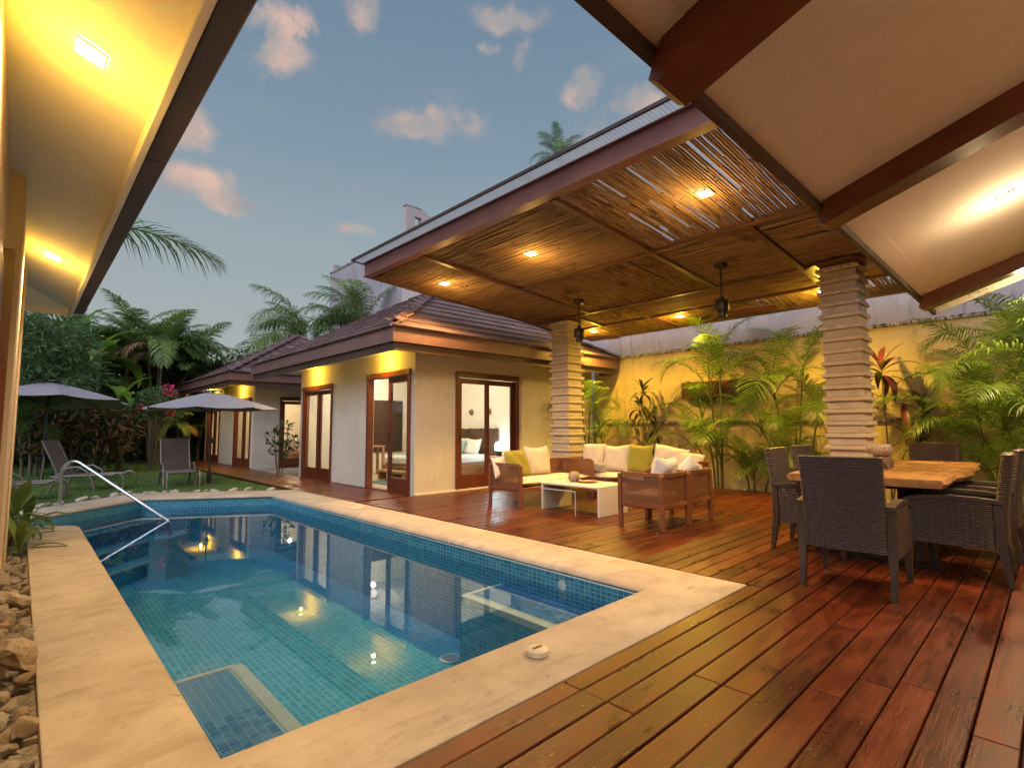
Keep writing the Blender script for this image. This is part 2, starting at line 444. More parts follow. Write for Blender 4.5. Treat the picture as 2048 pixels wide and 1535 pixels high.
# ------------------------------------------------------------------ mesh helpers
class MB:
    def __init__(s):
        s.v, s.f, s.uv = [], [], []
    def add(s, vs, fs, uvs=None):
        b = len(s.v)
        s.v += [tuple(p) for p in vs]
        for k, f in enumerate(fs):
            s.f.append(tuple(i + b for i in f))
            s.uv.append(uvs[k] if uvs else None)
        return s
    def quad(s, a, b, c, d, uv=None): return s.add([a, b, c, d], [(0, 1, 2, 3)], [uv] if uv else None)
    def box(s, x0, y0, z0, x1, y1, z1, bev=0.0):
        if bev <= 0:
            v = [(x, y, z) for z in (z0, z1) for y in (y0, y1) for x in (x0, x1)]
            return s.add(v, [(0, 2, 3, 1), (4, 5, 7, 6), (0, 1, 5, 4), (2, 6, 7, 3), (0, 4, 6, 2), (1, 3, 7, 5)])
        # chamfered top edges and sides
        b = min(bev, (x1 - x0) * .45, (y1 - y0) * .45, (z1 - z0) * .45)
        def ring(i, z): return [(x0 + i, y0, z), (x1 - i, y0, z), (x1, y0 + i, z), (x1, y1 - i, z), (x1 - i, y1, z), (x0 + i, y1, z), (x0, y1 - i, z), (x0, y0 + i, z)]
        def inset(z): return [(x0 + b, y0 + b, z), (x1 - b, y0 + b, z), (x1 - b, y0 + b, z), (x1 - b, y1 - b, z), (x1 - b, y1 - b, z), (x0 + b, y1 - b, z), (x0 + b, y1 - b, z), (x0 + b, y0 + b, z)]
        r = [inset(z0), ring(b, z0 + b), ring(b, z1 - b), inset(z1)]
        v = sum(r, [])
        fs = []
        for k in range(3):
            for i in range(8):
                j = (i + 1) % 8
                fs.append((k * 8 + i, k * 8 + j, k * 8 + 8 + j, k * 8 + 8 + i))
        fs.append((0, 6, 4, 2)); fs.append((24, 26, 28, 30))
        return s.add(v, fs)
    def prism(s, pts, z0, z1):
        n = len(pts)
        v = [(x, y, z0) for x, y in pts] + [(x, y, z1) for x, y in pts]
        f = [tuple(range(n - 1, -1, -1)), tuple(range(n, 2 * n))]
        f += [(i, (i + 1) % n, n + (i + 1) % n, n + i) for i in range(n)]
        return s.add(v, f)
    def tube(s, pts, r, n=8, caps=True):
        pts = [Vector(p) for p in pts]
        rs = r if isinstance(r, (list, tuple)) else [r] * len(pts)
        vs, fs = [], []
        up = Vector((0, 0, 1))
        prev = None
        for i, p in enumerate(pts):
            t = (pts[min(i + 1, len(pts) - 1)] - pts[max(i - 1, 0)]).normalized()
            if prev is None:
                a = t.cross(up if abs(t.z) < .95 else Vector((1, 0, 0))).normalized()
            else:
                a = (prev - t * prev.dot(t)).normalized()
            prev = a
            b = t.cross(a)
            for k in range(n):
                th = 2 * math.pi * k / n
                vs.append(p + (a * math.cos(th) + b * math.sin(th)) * rs[i])
        for i in range(len(pts) - 1):
            for k in range(n):
                j = (k + 1) % n
                fs.append((i * n + k, i * n + j, i * n + n + j, i * n + n + k))
        if caps:
            fs.append(tuple(range(n - 1, -1, -1)))
            fs.append(tuple(range((len(pts) - 1) * n, len(pts) * n)))
        return s.add(vs, fs)
    def lathe(s, prof, n=20, c=(0, 0, 0)):
        vs, fs = [], []
        for r, z in prof:
            for k in range(n):
                th = 2 * math.pi * k / n
                vs.append((c[0] + r * math.cos(th), c[1] + r * math.sin(th), c[2] + z))
        for i in range(len(prof) - 1):
            for k in range(n):
                j = (k + 1) % n
                fs.append((i * n + k, i * n + j, i * n + n + j, i * n + n + k))
        fs.append(tuple(range(n - 1, -1, -1))); fs.append(tuple(range((len(prof) - 1) * n, len(prof) * n)))
        return s.add(vs, fs)
    def grid(s, fn, nu, nv, closed_u=False, uvf=None):
        vs = [fn(i / nu, j / nv) for j in range(nv + 1) for i in range(nu + (0 if closed_u else 1))]
        w_ = nu if closed_u else nu + 1
        fs = []
        for j in range(nv):
            for i in range(nu):
                i2 = (i + 1) % w_
                fs.append((j * w_ + i, j * w_ + i2, (j + 1) * w_ + i2, (j + 1) * w_ + i))
        return s.add(vs, fs)
    def xf(s, m):
        s.v = [tuple(m @ Vector(p)) for p in s.v]
        return s
    def mesh(s, name, mat=None, smooth=False, angle=40):
        me = bpy.data.meshes.new(name)
        me.from_pydata(s.v, [], s.f)
        if any(u is not None for u in s.uv):
            ul = me.uv_layers.new(name="uv")
            k = 0
            for f, u in zip(s.f, s.uv):
                for q in range(len(f)):
                    if u is not None: ul.data[k].uv = u[q]
                    k += 1
        if mat: me.materials.append(MT[mat] if isinstance(mat, str) else mat)
        if smooth:
            me.polygons.foreach_set('use_smooth', [True] * len(me.polygons))
            if angle < 180: me.set_sharp_from_angle(angle=R(angle))
        me.update()
        return me

def put(name, me, parent=None, loc=(0, 0, 0), rot=(0, 0, 0), sc=1.0, **props):
    o = bpy.data.objects.new(name, me)
    col.objects.link(o)
    if parent is not None: o.parent = parent
    o.location = loc
    o.rotation_euler = rot
    o.scale = (sc, sc, sc) if not isinstance(sc, tuple) else sc
    for k, v in props.items(): o[k] = v
    return o
def obj(name, mb, mat, parent=None, smooth=False, angle=40, loc=(0, 0, 0), rot=(0, 0, 0), **props):
    return put(name, mb.mesh(name, mat, smooth, angle), parent, loc, rot, **props)
def thing(name, label, cat, loc=(0, 0, 0), rz=0.0, group=None):
    o = put(name, None, None, loc, (0, 0, rz), label=label, category=cat)
    if group: o['group'] = group
    return o
def tag(o, label, cat, group=None):
    o['label'] = label; o['category'] = cat
    if group: o['group'] = group
    return o
def struct(name, mb, mat, smooth=False):
    return obj(name, mb, mat, None, smooth, kind='structure')
def copy_tree(root, loc, rz, label=None):
    def cp(o, p):
        c = o.copy(); col.objects.link(c)
        if p is not None: c.parent = p
        for ch in kids.get(o, []): cp(ch, c)
        return c
    kids = {}
    for o in scene.objects:
        if o.parent: kids.setdefault(o.parent, []).append(o)
    r = cp(root, None)
    r.location = loc; r.rotation_euler = (0, 0, rz)
    if label: r['label'] = label
    return r
def lamp(parent, kind, loc, energy, color, rot=(0, 0, 0), size=.08, spot=None, blend=.6):
    d = bpy.data.lights.new("lamp_or_fill_light", kind)
    d.energy = energy; d.color = color
    if kind == 'AREA':
        d.shape = 'DISK'; d.size = size
    elif kind in ('POINT', 'SPOT'):
        d.shadow_soft_size = size
    if kind == 'SPOT':
        d.spot_size = R(spot or 120); d.spot_blend = blend
    o = bpy.data.objects.new("lamp_or_fill_light", d)
    col.objects.link(o)
    o.parent = parent; o.location = loc; o.rotation_euler = rot
    return o

# ------------------------------------------------------------------ ground, deck
g = MB(); g.quad((-150, -150, -.14), (150, -150, -.14), (150, 1.0, -.14), (-150, 1.0, -.14))
g.quad((-150, 1.0, -.14), (-.2, 1.0, -.14), (-.2, 13.0, -.14), (-150, 13.0, -.14))
g.quad((4.0, 1.0, -.14), (150, 1.0, -.14), (150, 13.0, -.14), (4.0, 13.0, -.14))
g.quad((-150, 13, -.14), (150, 13, -.14), (150, 180, -.14), (-150, 180, -.14))
struct('ground', g, 'soil')

deck = MB()
deck.box(-1.2, -3.0, -.075, 10.06, 1.70, -.045)
deck.box(4.10, 1.70, -.075, 10.06, 8.02, -.045)
deck.box(4.06, 8.02, -.075, 5.16, 23.2, -.045)
deck = struct('deck', deck, 'deck_under')
PITCH, GAP = .142, .0085
n_plank = 0
far = MB()
def plank(x0, x1, y0, y1):
    global n_plank
    if x1 - x0 < .08 or y1 - y0 < .02: return
    cx, cy = (x0 + x1) / 2, (y0 + y1) / 2
    dz = rnd.uniform(-.0025, .0015)
    if y0 > 17.5:
        far.box(x0, y0, -.03, x1, y1, dz)
        return
    m = MB().box(x0 - cx, y0 - cy, -.030, x1 - cx, y1 - cy, 0, .004)
    jy = rnd.uniform(-.0012, .0012)
    put('plank', m.mesh('plank', 'deck_wood'), deck, (cx, cy + jy, dz), (0, 0, rnd.uniform(-.0006, .0006)))
    n_plank += 1
FIX = {1.306: 1.94, 1.448: 1.94, 1.59: 1.94, 1.164: 2.45, 1.022: 2.45, .596: 2.97}
k = -18
while True:
    y = .170 + PITCH * k
    k += 1
    if y > 23.0: break
    y0, y1 = y + GAP / 2, y + PITCH - GAP / 2
    if y < 1.65:
        xs, xe = -1.15, 10.05
        if y1 > 1.70:
            plank(4.105, 7.3, y0, y1); plank(7.304, xe, y0, y1)
            xe, y1 = 4.1, 1.70
    elif y < 8.0:
        xs, xe = 4.105, 10.05
        if y0 < 1.72: y0 = 1.715
        if y1 > 8.02: y1 = 8.02
    else:
        xs, xe = 4.06, 5.165
    fx = [v for kk, v in FIX.items() if abs(kk - y) < .02]
    cuts = [xs]
    if y < 8.0:
        if fx:
            c0 = fx[0]
            a = c0 - 3.2
            while a > xs + .5: cuts.append(a); a -= 3.2
            cuts.append(c0)
            a = c0 + rnd.uniform(3.0, 3.8)
        else:
            a = xs + rnd.uniform(1.6, 4.0) + (2.0 if y < 1.65 else .4)
        while a < xe - .6:
            cuts.append(a); a += rnd.uniform(3.2, 4.4)
    cuts = sorted(set(cuts)) + [xe]
    for a, b in zip(cuts[:-1], cuts[1:]):
        plank(a + .002, b - .002, y0, y1)
obj('plank', far, 'deck_wood', deck, kind='stuff')

# ------------------------------------------------------------------ pool
INN = [(.62, 2.24), (3.47, 2.24), (3.46, 10.15), (1.63, 11.32), (.05, 9.88), (-.12, 9.62), (.0, 9.22), (.63, 8.71)]
OUT = [(.125, 1.715), (4.095, 1.715), (4.05, 10.56), (1.64, 12.25), (-.40, 10.40), (-.62, 9.62), (-.22, 8.98), (.125, 8.45)]
cp = MB()
n = len(INN)
# finer rows along the rim for a slightly uneven stone edge
def rim(a, t): return a
prof = [(1.0, -.13), (1.0, -.006), (.985, 0.0), (.10, 0.0), (.045, -.007), (.012, -.022), (0.0, -.042), (.012, -.060), (.03, -.068), (.045, -.0685)]
loops = []
for w_, z in prof:
    lp = []
    for i in range(n):
        a, b = Vector(INN[i]), Vector(OUT[i])
        if w_ >= .5: p = a.lerp(b, w_)
        else:
            d = (b - a)
            p = a + d.normalized() * (w_ * 1.25 if w_ > 0 else 0) if w_ != .10 else a + d * .12
        lp.append((p.x, p.y, z))
    loops.append(lp)
SEG = 14
vs, fs = [], []
for lp in loops:
    for i in range(n):
        for q in range(SEG):
            a, b = lp[i], lp[(i + 1) % n]
            t = q / SEG
            vs.append(tuple(a[c] + (b[c] - a[c]) * t for c in range(3)))
W = n * SEG
for j in range(len(loops) - 1):
    for i in range(W):
        i2 = (i + 1) % W
        fs.append((j * W + i, j * W + i2, (j + 1) * W + i2, (j + 1) * W + i))
cp.add(vs, fs)
struct('pool_coping', cp, 'coping_stone', True)

cen = Vector((1.9, 6.5))
WAT = -.20
def inset(p, d):
    v = Vector(p); dv = (v - cen); return (v + dv.normalized() * d)
WALL = [inset(p, .035) for p in INN]
DEPTH = -1.02
pb = MB(); lo_ = MB()
u = 0.0
for i in range(n):
    a, b = WALL[i], WALL[(i + 1) % n]
    L = (b - a).length
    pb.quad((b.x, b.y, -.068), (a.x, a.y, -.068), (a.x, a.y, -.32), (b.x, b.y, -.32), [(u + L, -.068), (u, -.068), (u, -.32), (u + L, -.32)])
    lo_.quad((b.x, b.y, -.32), (a.x, a.y, -.32), (a.x, a.y, DEPTH), (b.x, b.y, DEPTH), [(u + L, -.32), (u, -.32), (u, DEPTH), (u + L, DEPTH)])
    u += L
pf = MB().add([(p.x, p.y, DEPTH + .001) for p in WALL], [tuple(range(n))], [[(p.x, p.y) for p in WALL]])
# entry steps along the slanted far edge
E0, E1 = Vector((.05, 9.88)), Vector((1.63, 11.32))
ed = (E1 - E0).normalized(); en = Vector((ed.y, -ed.x))
w2 = Vector((1.83, -1.17)).normalized()
pool_basin = struct('pool', pb, 'shaded_band_mosaic')
obj('floor', pf, 'floor_mosaic', pool_basin)
obj('lower_wall', lo_, 'floor_mosaic', pool_basin)
NOSE = MB()
for i, (off, z) in enumerate(((.42, -.36), (.78, -.58), (1.14, -.80))):
    s_ = off / en.dot(w2)
    a = E0 - ed * .5; b = E1 + ed * .02
    c = E1 + w2 * s_; d = E0 + en * off - ed * .5
    st = MB()
    st.quad((a.x, a.y, z), (d.x, d.y, z), (c.x, c.y, z), (b.x, b.y, z), [(0, 0), (0, off), (2.4, off), (2.4, 0)])
    st.quad((d.x, d.y, DEPTH), (c.x, c.y, DEPTH), (c.x, c.y, z), (d.x, d.y, z), [(0, DEPTH), (2.4, DEPTH), (2.4, z), (0, z)])
    obj('step', st, 'floor_mosaic', pool_basin)
    e = MB()
    q0, q1 = d - en * .035, c - en * .035
    e.add([(q0.x, q0.y, z + .002), (d.x, d.y, z + .002), (c.x, c.y, z + .002), (q1.x, q1.y, z + .002), (d.x, d.y, z - .03), (c.x, c.y, z - .03)], [(0, 1, 2, 3), (1, 4, 5, 2)])
    e.v = [(x + en.x * .003, y + en.y * .003, zz) for x, y, zz in e.v]
    obj('step_nosing', e, 'white_nosing', pool_basin)
# seats in the two near corners, tiled tops with pale rounded edges
BZ = -.31
def bench(x0, x1, y1, side, tiled):
    bm_ = MB()
    y0 = 2.205
    xi = x1 if side > 0 else x0
    bm_.quad((x0, y0, BZ - .0005), (x1, y0, BZ - .0005), (x1, y1, BZ - .0005), (x0, y1, BZ - .0005))
    b = obj('bench_top', bm_, 'bench_grout', pool_basin)
    fr = MB()
    fr.quad((x0, y1, DEPTH), (x1, y1, DEPTH), (x1, y1, BZ - .05), (x0, y1, BZ - .05), [(x0, DEPTH), (x1, DEPTH), (x1, BZ), (x0, BZ)])
    fr.quad((xi, y0, DEPTH), (xi, y1, DEPTH), (xi, y1, BZ - .05), (xi, y0, BZ - .05), [(y0, DEPTH), (y1, DEPTH), (y1, BZ), (y0, BZ)])
    obj('bench_riser', fr, 'floor_mosaic', pool_basin)
    # pale nosing, rounded at the free corner
    w_ = .072
    xw = x0 if side > 0 else x1
    rr = .07
    outer = [(xi, y0)]; inner = [(xi - side * w_, y0)]
    for q in range(7):
        th = q / 6 * math.pi / 2
        outer.append((xi - side * rr + side * rr * math.cos(th), y1 - rr + rr * math.sin(th)))
        r2 = max(.012, rr - w_ + .02)
        inner.append((xi - side * (w_ + .012) + side * .012 * math.cos(th), y1 - w_ * .55 - .012 + .012 * math.sin(th)))
    outer.append((xw, y1)); inner.append((xw, y1 - w_ * .55))
    ns = MB()
    for q in range(len(outer) - 1):
        o0, o1, i0, i1 = outer[q], outer[q + 1], inner[q], inner[q + 1]
        ns.quad((*i0, BZ + .004), (*o0, BZ + .004), (*o1, BZ + .004), (*i1, BZ + .004))
        ns.quad((*o0, BZ + .004), (*o0, BZ - .055), (*o1, BZ - .055), (*o1, BZ + .004))
    obj('bench_nosing', ns, 'white_nosing', pool_basin, True)
    if tiled:
        tw, th_ = .0455, .0305
        tm = MB().box(-tw / 2 + .0016, -th_ / 2 + .0024, -.002, tw / 2 - .0016, th_ / 2 - .0024, 0).mesh('tile', 'bench_tile')
        xa, xb = (x0, xi - w_) if side > 0 else (xi + w_, x1)
        nx, ny = int((xb - xa) / tw), int((y1 - w_ * .55 - y0) / th_)
        cnt = 0
        rest = MB()
        for jy in range(ny):
            for ix in range(nx):
                px, py = (xa + (ix + .5) * tw if side > 0 else xb - (ix + .5) * tw), y0 + .04 + (jy + .5) * th_
                if py > y1 - w_ * .55 - .012: continue
                if cnt < tiled:
                    put('tile', tm, b, (px, py, BZ + .001)); cnt += 1
                else:
                    rest.box(px - tw / 2 + .0016, py - th_ / 2 + .0024, BZ - .0004, px + tw / 2 - .0016, py + th_ / 2 - .0024, BZ + .001)
        if rest.v: obj('tile', rest, 'bench_tile', b, kind='stuff')
bench(.585, 1.13, 3.76, 1, 290)
bench(2.98, 3.50, 3.84, -1, 290)
wt = MB(); wt.add([(p.x, p.y, WAT) for p in [inset(q, .03) for q in INN]], [tuple(range(n))])
struct('water', wt, 'water')
# drain light in the wall near the right bench, inlet, skimmer and lid
def drain(loc, rot, label):
    t = thing('floor_drain', label, 'drain', loc); t.rotation_euler = rot
    obj('rim', MB().lathe([(.105, 0), (.11, .012), (.095, .018), (.085, .012), (.085, 0)], 24), 'pool_fitting', t, True)
    m_ = MB()
    for k_ in range(-4, 5):
        hw = math.sqrt(max(0, .08 ** 2 - (k_ * .017) ** 2))
        m_.box(-hw, k_ * .017 - .005, 0, hw, k_ * .017 + .005, .014)
    obj('grille', m_, 'pool_fitting', t)
    return t
drain((3.14, 4.19, DEPTH + .0015), (0, 0, .4), 'round slatted drain cover on the pool floor near the right corner seat')
tag(obj('return_inlet', MB().lathe([(.045, 0), (.045, .012), (.02, .016), (.0, .016)], 16), 'pool_fitting', None, True, loc=(3.492, 3.05, -.16), rot=(0, R(-90), 0)),
    'small round white water inlet in the mosaic band above the corner seat', 'inlet')
tag(obj('skimmer', MB().box(-.012, -.11, -.055, .006, .11, .055, .004), 'gutter_brown', None, loc=(3.497, 7.55, -.145)), 'brown skimmer opening in the mosaic band under the deck side coping', 'skimmer')
tag(obj('coping_hatch', MB().prism([(-.1, -.11), (.1, -.11), (.1, .11), (-.1, .11)], 0.0015, .006), 'white_plastic', None, loc=(3.8, 7.45, 0)), 'square cream hatch cover set flush in the deck side coping', 'hatch')
fl = thing('filler_cap', 'round cream plastic cap standing on the near coping by the deck', 'cap', (2.06, 1.985, 0))
obj('body', MB().lathe([(.055, 0), (.062, .008), (.06, .03), (.05, .038), (0, .038)], 24), 'white_plastic', fl, True)
obj('slot', MB().box(-.032, -.008, .0385, .032, .008, .0425), 'gutter_brown', fl)
# handrail
hr = thing('handrail', 'polished steel handrail sloping from the coping down over the pool steps', 'handrail', (.52, 10.95, 0))
dv = Vector((en.x, en.y, 0))
pts = [Vector((0, 0, 0)), Vector((0, 0, .46))]
for q in range(9):
    a = q / 8 * 1.12 * math.pi / 2 * 1.15
    pts.append(Vector((0, 0, .50)) + dv * (.21 * (1 - math.cos(a))) + Vector((0, 0, .21 * math.sin(a))))
end = dv * 1.82 + Vector((0, 0, -.20))
pts += [pts[-1].lerp(end, .5), end, end + dv * .045 + Vector((0, 0, -.05)), end + dv * .05 + Vector((0, 0, -.4))]
obj('rail', MB().tube(pts, .0235, 12), 'chrome', hr, True, 60)
obj('flange', MB().lathe([(.05, 0), (.05, .008), (.03, .016)], 16), 'chrome', hr, True)
pd = MB(); c0 = Vector((.52, 10.95)) + en * 1.86
q = [c0 + ed * .26 + en * .16, c0 + ed * .26 - en * .12, c0 - ed * .26 - en * .12, c0 - ed * .26 + en * .16]
pd.prism([(v.x, v.y) for v in q][::-1], DEPTH, -.42)
obj('rail_plinth', pd, 'floor_mosaic', pool_basin)

# ------------------------------------------------------------------ lawn, border, gravel strips
lw_ = MB()
LP = [(-30, 10.9), (-.62, 10.9), (-.5, 10.75), (1.64, 12.55), (4.02, 11.0), (4.02, 26), (-30, 26)]
lw_.add([(x, y, -.05) for x, y in LP], [tuple(range(len(LP)))])
struct('lawn', lw_, 'lawn')
bd = MB()
bd.add([(x, y, -.034) for x, y in ((-.42, 10.42), (1.64, 12.26), (4.04, 10.58), (4.04, 11.0), (1.64, 12.75), (-.62, 10.9), (-1.6, 9.6), (-.64, 9.6))], [(0, 5, 6, 7), (0, 1, 4, 5), (1, 2, 3, 4)])
border = struct('border_bed', bd, 'soil')
def rock_mesh(seed, flat=.7):
    r_ = random.Random(seed)
    b = bmesh.new()
    bmesh.ops.create_icosphere(b, subdivisions=2, radius=1)
    ph = [Vector((r_.gauss(0, 1), r_.gauss(0, 1), r_.gauss(0, 1))).normalized() for _ in range(9)]
    cut = [r_.uniform(.42, .8) for _ in ph]
    for v in b.verts:
        for d, c in zip(ph, cut):
            k_ = v.co.dot(d)
            if k_ > c: v.co -= d * (k_ - c) * .92
        v.co *= 1 + r_.uniform(-.11, .11)
        v.co.z *= flat
    me = bpy.data.meshes.new('stone')
    b.to_mesh(me); b.free()
    me.materials.append(MT['rock'])
    return me
ROCKS = [rock_mesh(i) for i in range(9)]
WROCKS = []
for m_ in ROCKS[:6]:
    c = m_.copy(); c.materials.clear(); c.materials.append(MT['white_rock']); WROCKS.append(c)
bline = [Vector((-.55, 10.72)), Vector((1.64, 12.56)), Vector((3.95, 11.0))]
t_ = 0.0
for a, b in ((bline[0], bline[1]), (bline[1], bline[2])):
    L = (b - a).length; s_ = .0
    while s_ < L:
        r_ = rnd.uniform(.045, .125)
        p = a.lerp(b, s_ / L)
        put('stone', rnd.choice(WROCKS), border, (p.x + rnd.uniform(-.06, .06), p.y + rnd.uniform(-.07, .07), -.02), (rnd.uniform(-.3, .3), rnd.uniform(-.3, .3), rnd.uniform(0, 6.3)), (r_, r_ * .75, r_ * rnd.uniform(.55, .8)))
        s_ += r_ * rnd.uniform(1.7, 3.4)
gs = MB(); gs.quad((-.6, .6, -.09), (.125, .6, -.09), (.125, 8.5, -.09), (-.6, 8.9, -.09))
gravel = struct('gravel_strip', gs, 'gravel')
small = MB()
for i in range(240):
    y = 2.3 + (6.1) * rnd.random() ** 1.35
    x = rnd.uniform(-.16, .115)
    big = y < 5.6
    r_ = rnd.uniform(.032, .075) if big else rnd.uniform(.018, .035)
    put('stone', rnd.choice(ROCKS), gravel, (x, y, -.085 + rnd.uniform(.0, .055) + (.01 if big else 0)), (rnd.uniform(0, 6), rnd.uniform(-.5, .5), rnd.uniform(0, 6.3)), (r_, r_ * rnd.uniform(.65, 1), r_ * rnd.uniform(.7, 1)))
tag(put('boulder', ROCKS[2], None, (.055, 3.66, .07), (.2, .35, .5), (.125, .16, .12)), 'largest pale boulder lying over the edge of the left coping', 'boulder')
tag(put('boulder', ROCKS[5], None, (.055, 5.15, .0), (.5, .1, 1.5), (.085, .10, .10)), 'smaller whitish boulder on the gravel strip halfway along the left coping', 'boulder')
pg = MB(); pg.quad((5.17, 13.36, -.03), (10.4, 13.36, -.03), (10.4, 17.2, -.03), (5.17, 17.2, -.03))
struct('gravel_court', pg, 'gravel')
wg = MB(); wg.quad((10.06, -3, -.05), (10.52, -3, -.05), (10.52, 8.1, -.05), (10.06, 8.1, -.05))
wallbed = struct('planting_strip', wg, 'gravel')
for i in range(110):
    y = rnd.uniform(.2, 7.6)
    r_ = rnd.uniform(.03, .085)
    put('stone', rnd.choice(WROCKS), wallbed, (rnd.uniform(10.1, 10.44), y, -.03), (rnd.uniform(-.4, .4), rnd.uniform(-.4, .4), rnd.uniform(0, 6.3)), (r_, r_ * .8, r_ * .65))
# grass blades
def grass():
    m_ = MB()
    vs, fs = [], []
    for i in range(26000):
        y = 10.9 + 13 * rnd.random() ** 1.5
        x = rnd.uniform(-.5, 4.02)
        if y < 12.75 and (y - 10.75) < (x + .6) * .82 and x < 1.64: continue
        if y < 12.75 and x >= 1.64 and y < 12.62 - (x - 1.64) * .66: continue
        h = rnd.uniform(.018, .045); a = rnd.uniform(0, 6.28); w_ = .006
        lx, ly = rnd.uniform(-.02, .02), rnd.uniform(-.02, .02)
        b_ = len(vs)
        vs += [(x - w_ * math.cos(a), y - w_ * math.sin(a), -.05), (x + w_ * math.cos(a), y + w_ * math.sin(a), -.05), (x + lx, y + ly, -.05 + h)]
        fs.append((b_, b_ + 1, b_ + 2))
    m_.add(vs, fs)
    obj('grass', m_, 'grass_blade', None, kind='stuff')
grass()
# ------------------------------------------------------------------ buildings
def ubox(mb, O, U, N, u0, n0, z0, u1, n1, z1, bev=0.0):
    t = MB().box(u0, n0, z0, u1, n1, z1, bev)
    O, U, N = Vector(O), Vector(U), Vector(N)
    mb.add([O + U * x + N * y + Vector((0, 0, z)) for x, y, z in t.v], t.f)
    return mb

def sliding_door(house, O, U, N, w, h, leaves, handle_at=None):
    """frame with head and jambs, each leaf with its own rails, pane and handle"""
    f = MB()
    ubox(f, O, U, N, 0, -.10, 0.0, .075, .03, h, .004)
    ubox(f, O, U, N, w - .075, -.10, 0.0, w, .03, h, .004)
    ubox(f, O, U, N, 0, -.102, h, w, .045, h + .11, .004)
    ubox(f, O, U, N, .075, -.10, .0, w - .075, .02, .018)
    fr = obj('door_frame', f, 'frame_wood', house)
    for u0, u1, nn, hd in leaves:
        l = MB()
        st = .095
        ubox(l, O, U, N, u0, nn - .018, .02, u0 + st, nn + .018, h - .012, .003)
        ubox(l, O, U, N, u1 - st, nn - .018, .02, u1, nn + .018, h - .012, .003)
        ubox(l, O, U, N, u0 + st, nn - .0175, .02, u1 - st, nn + .0175, .27, .003)
        ubox(l, O, U, N, u0 + st, nn - .0175, h - .115, u1 - st, nn + .0175, h - .012, .003)
        lf = obj('door_leaf', l, 'frame_wood', house)
        p = MB()
        o3 = lambda u, n_, z: tuple(Vector(O) + Vector(U) * u + Vector(N) * n_ + Vector((0, 0, z)))
        p.quad(o3(u0 + st, nn, .27), o3(u1 - st, nn, .27), o3(u1 - st, nn, h - .115), o3(u0 + st, nn, h - .115))
        obj('pane', p, 'glass', lf)
        if hd is not None:
            k_ = MB(); ubox(k_, O, U, N, hd - .012, nn + .0185, .95, hd + .012, nn + .035, 1.12, .004)
            obj('handle', k_, 'fan_black', lf)
    return fr

TILE_W, TILE_L = .34, .335
def tile_mesh():
    m = MB()
    # slightly tilted flat tile, thick lower edge; local x along eave, y up the slope
    m.add([(-.5, 0, .012), (.5, 0, .012), (.5, 0, .046), (-.5, 0, .046), (-.5, 1.12, .0), (.5, 1.12, .0), (.5, 1.12, .014), (-.5, 1.12, .014)],
          [(0, 3, 2, 1), (3, 7, 6, 2), (0, 1, 5, 4), (0, 4, 7, 3), (1, 2, 6, 5), (4, 5, 6, 7)])
    return m.mesh('tile', 'roof_tile')
TILE = tile_mesh()
def roof_plane(parent, A, B, inw, slope, depth, ha=1.0, hb=1.0, lim=[300]):
    A, B = Vector(A), Vector(B)
    U = (B - A).normalized(); I = Vector((*inw, 0)); L = (B - A).length
    ang = math.atan(slope)
    S = (I * math.cos(ang) + Vector((0, 0, math.sin(ang))))
    Nn = U.cross(S).normalized()
    if Nn.z < 0: Nn = -Nn
    k = 0
    while True:
        d = k * TILE_L * math.cos(ang)
        if d > depth - .1: break
        a, b = d * ha, L - d * hb
        u = a - rnd.uniform(0, 1) * TILE_W * .2 - (TILE_W / 2 if k % 2 else 0)
        while u < b:
            u0, u1 = max(u, a), min(u + TILE_W, b)
            u += TILE_W
            if u1 - u0 < .05: continue
            P = A + U * ((u0 + u1) / 2) + S * (k * TILE_L - .04) + Nn * rnd.uniform(0, .006)
            m = Matrix((U, S, U.cross(S))).transposed().to_4x4()
            if U.cross(S).z < 0:
                m = Matrix((-U, S, (-U).cross(S))).transposed().to_4x4()
            o = put('tile', TILE, parent)
            o.matrix_local = Matrix.Translation(P) @ m @ Matrix.Diagonal((u1 - u0 - .004, TILE_L, 1, 1))
        k += 1
def hip_caps(parent, P, D, n_, step=.36):
    P, D = Vector(P), Vector(D).normalized()
    side = D.cross(Vector((0, 0, 1))).normalized()
    up = side.cross(D)
    c = MB()
    c.add([(-.115, -.02, -.015), (0, -.02, .055), (.115, -.02, -.015), (-.105, .40, -.03), (0, .40, .03), (.105, .40, -.03), (-.115, -.02, -.045), (0, -.02, .025), (.115, -.02, -.045)],
          [(0, 1, 4, 3), (1, 2, 5, 4), (0, 6, 7, 1), (1, 7, 8, 2)])
    me = c.mesh('ridge_cap', 'roof_tile')
    m = Matrix((side, D, up)).transposed().to_4x4()
    for i in range(n_):
        o = put('ridge_cap', me, parent)
        o.matrix_local = Matrix.Translation(P + D * (i * step) + up * .055) @ m
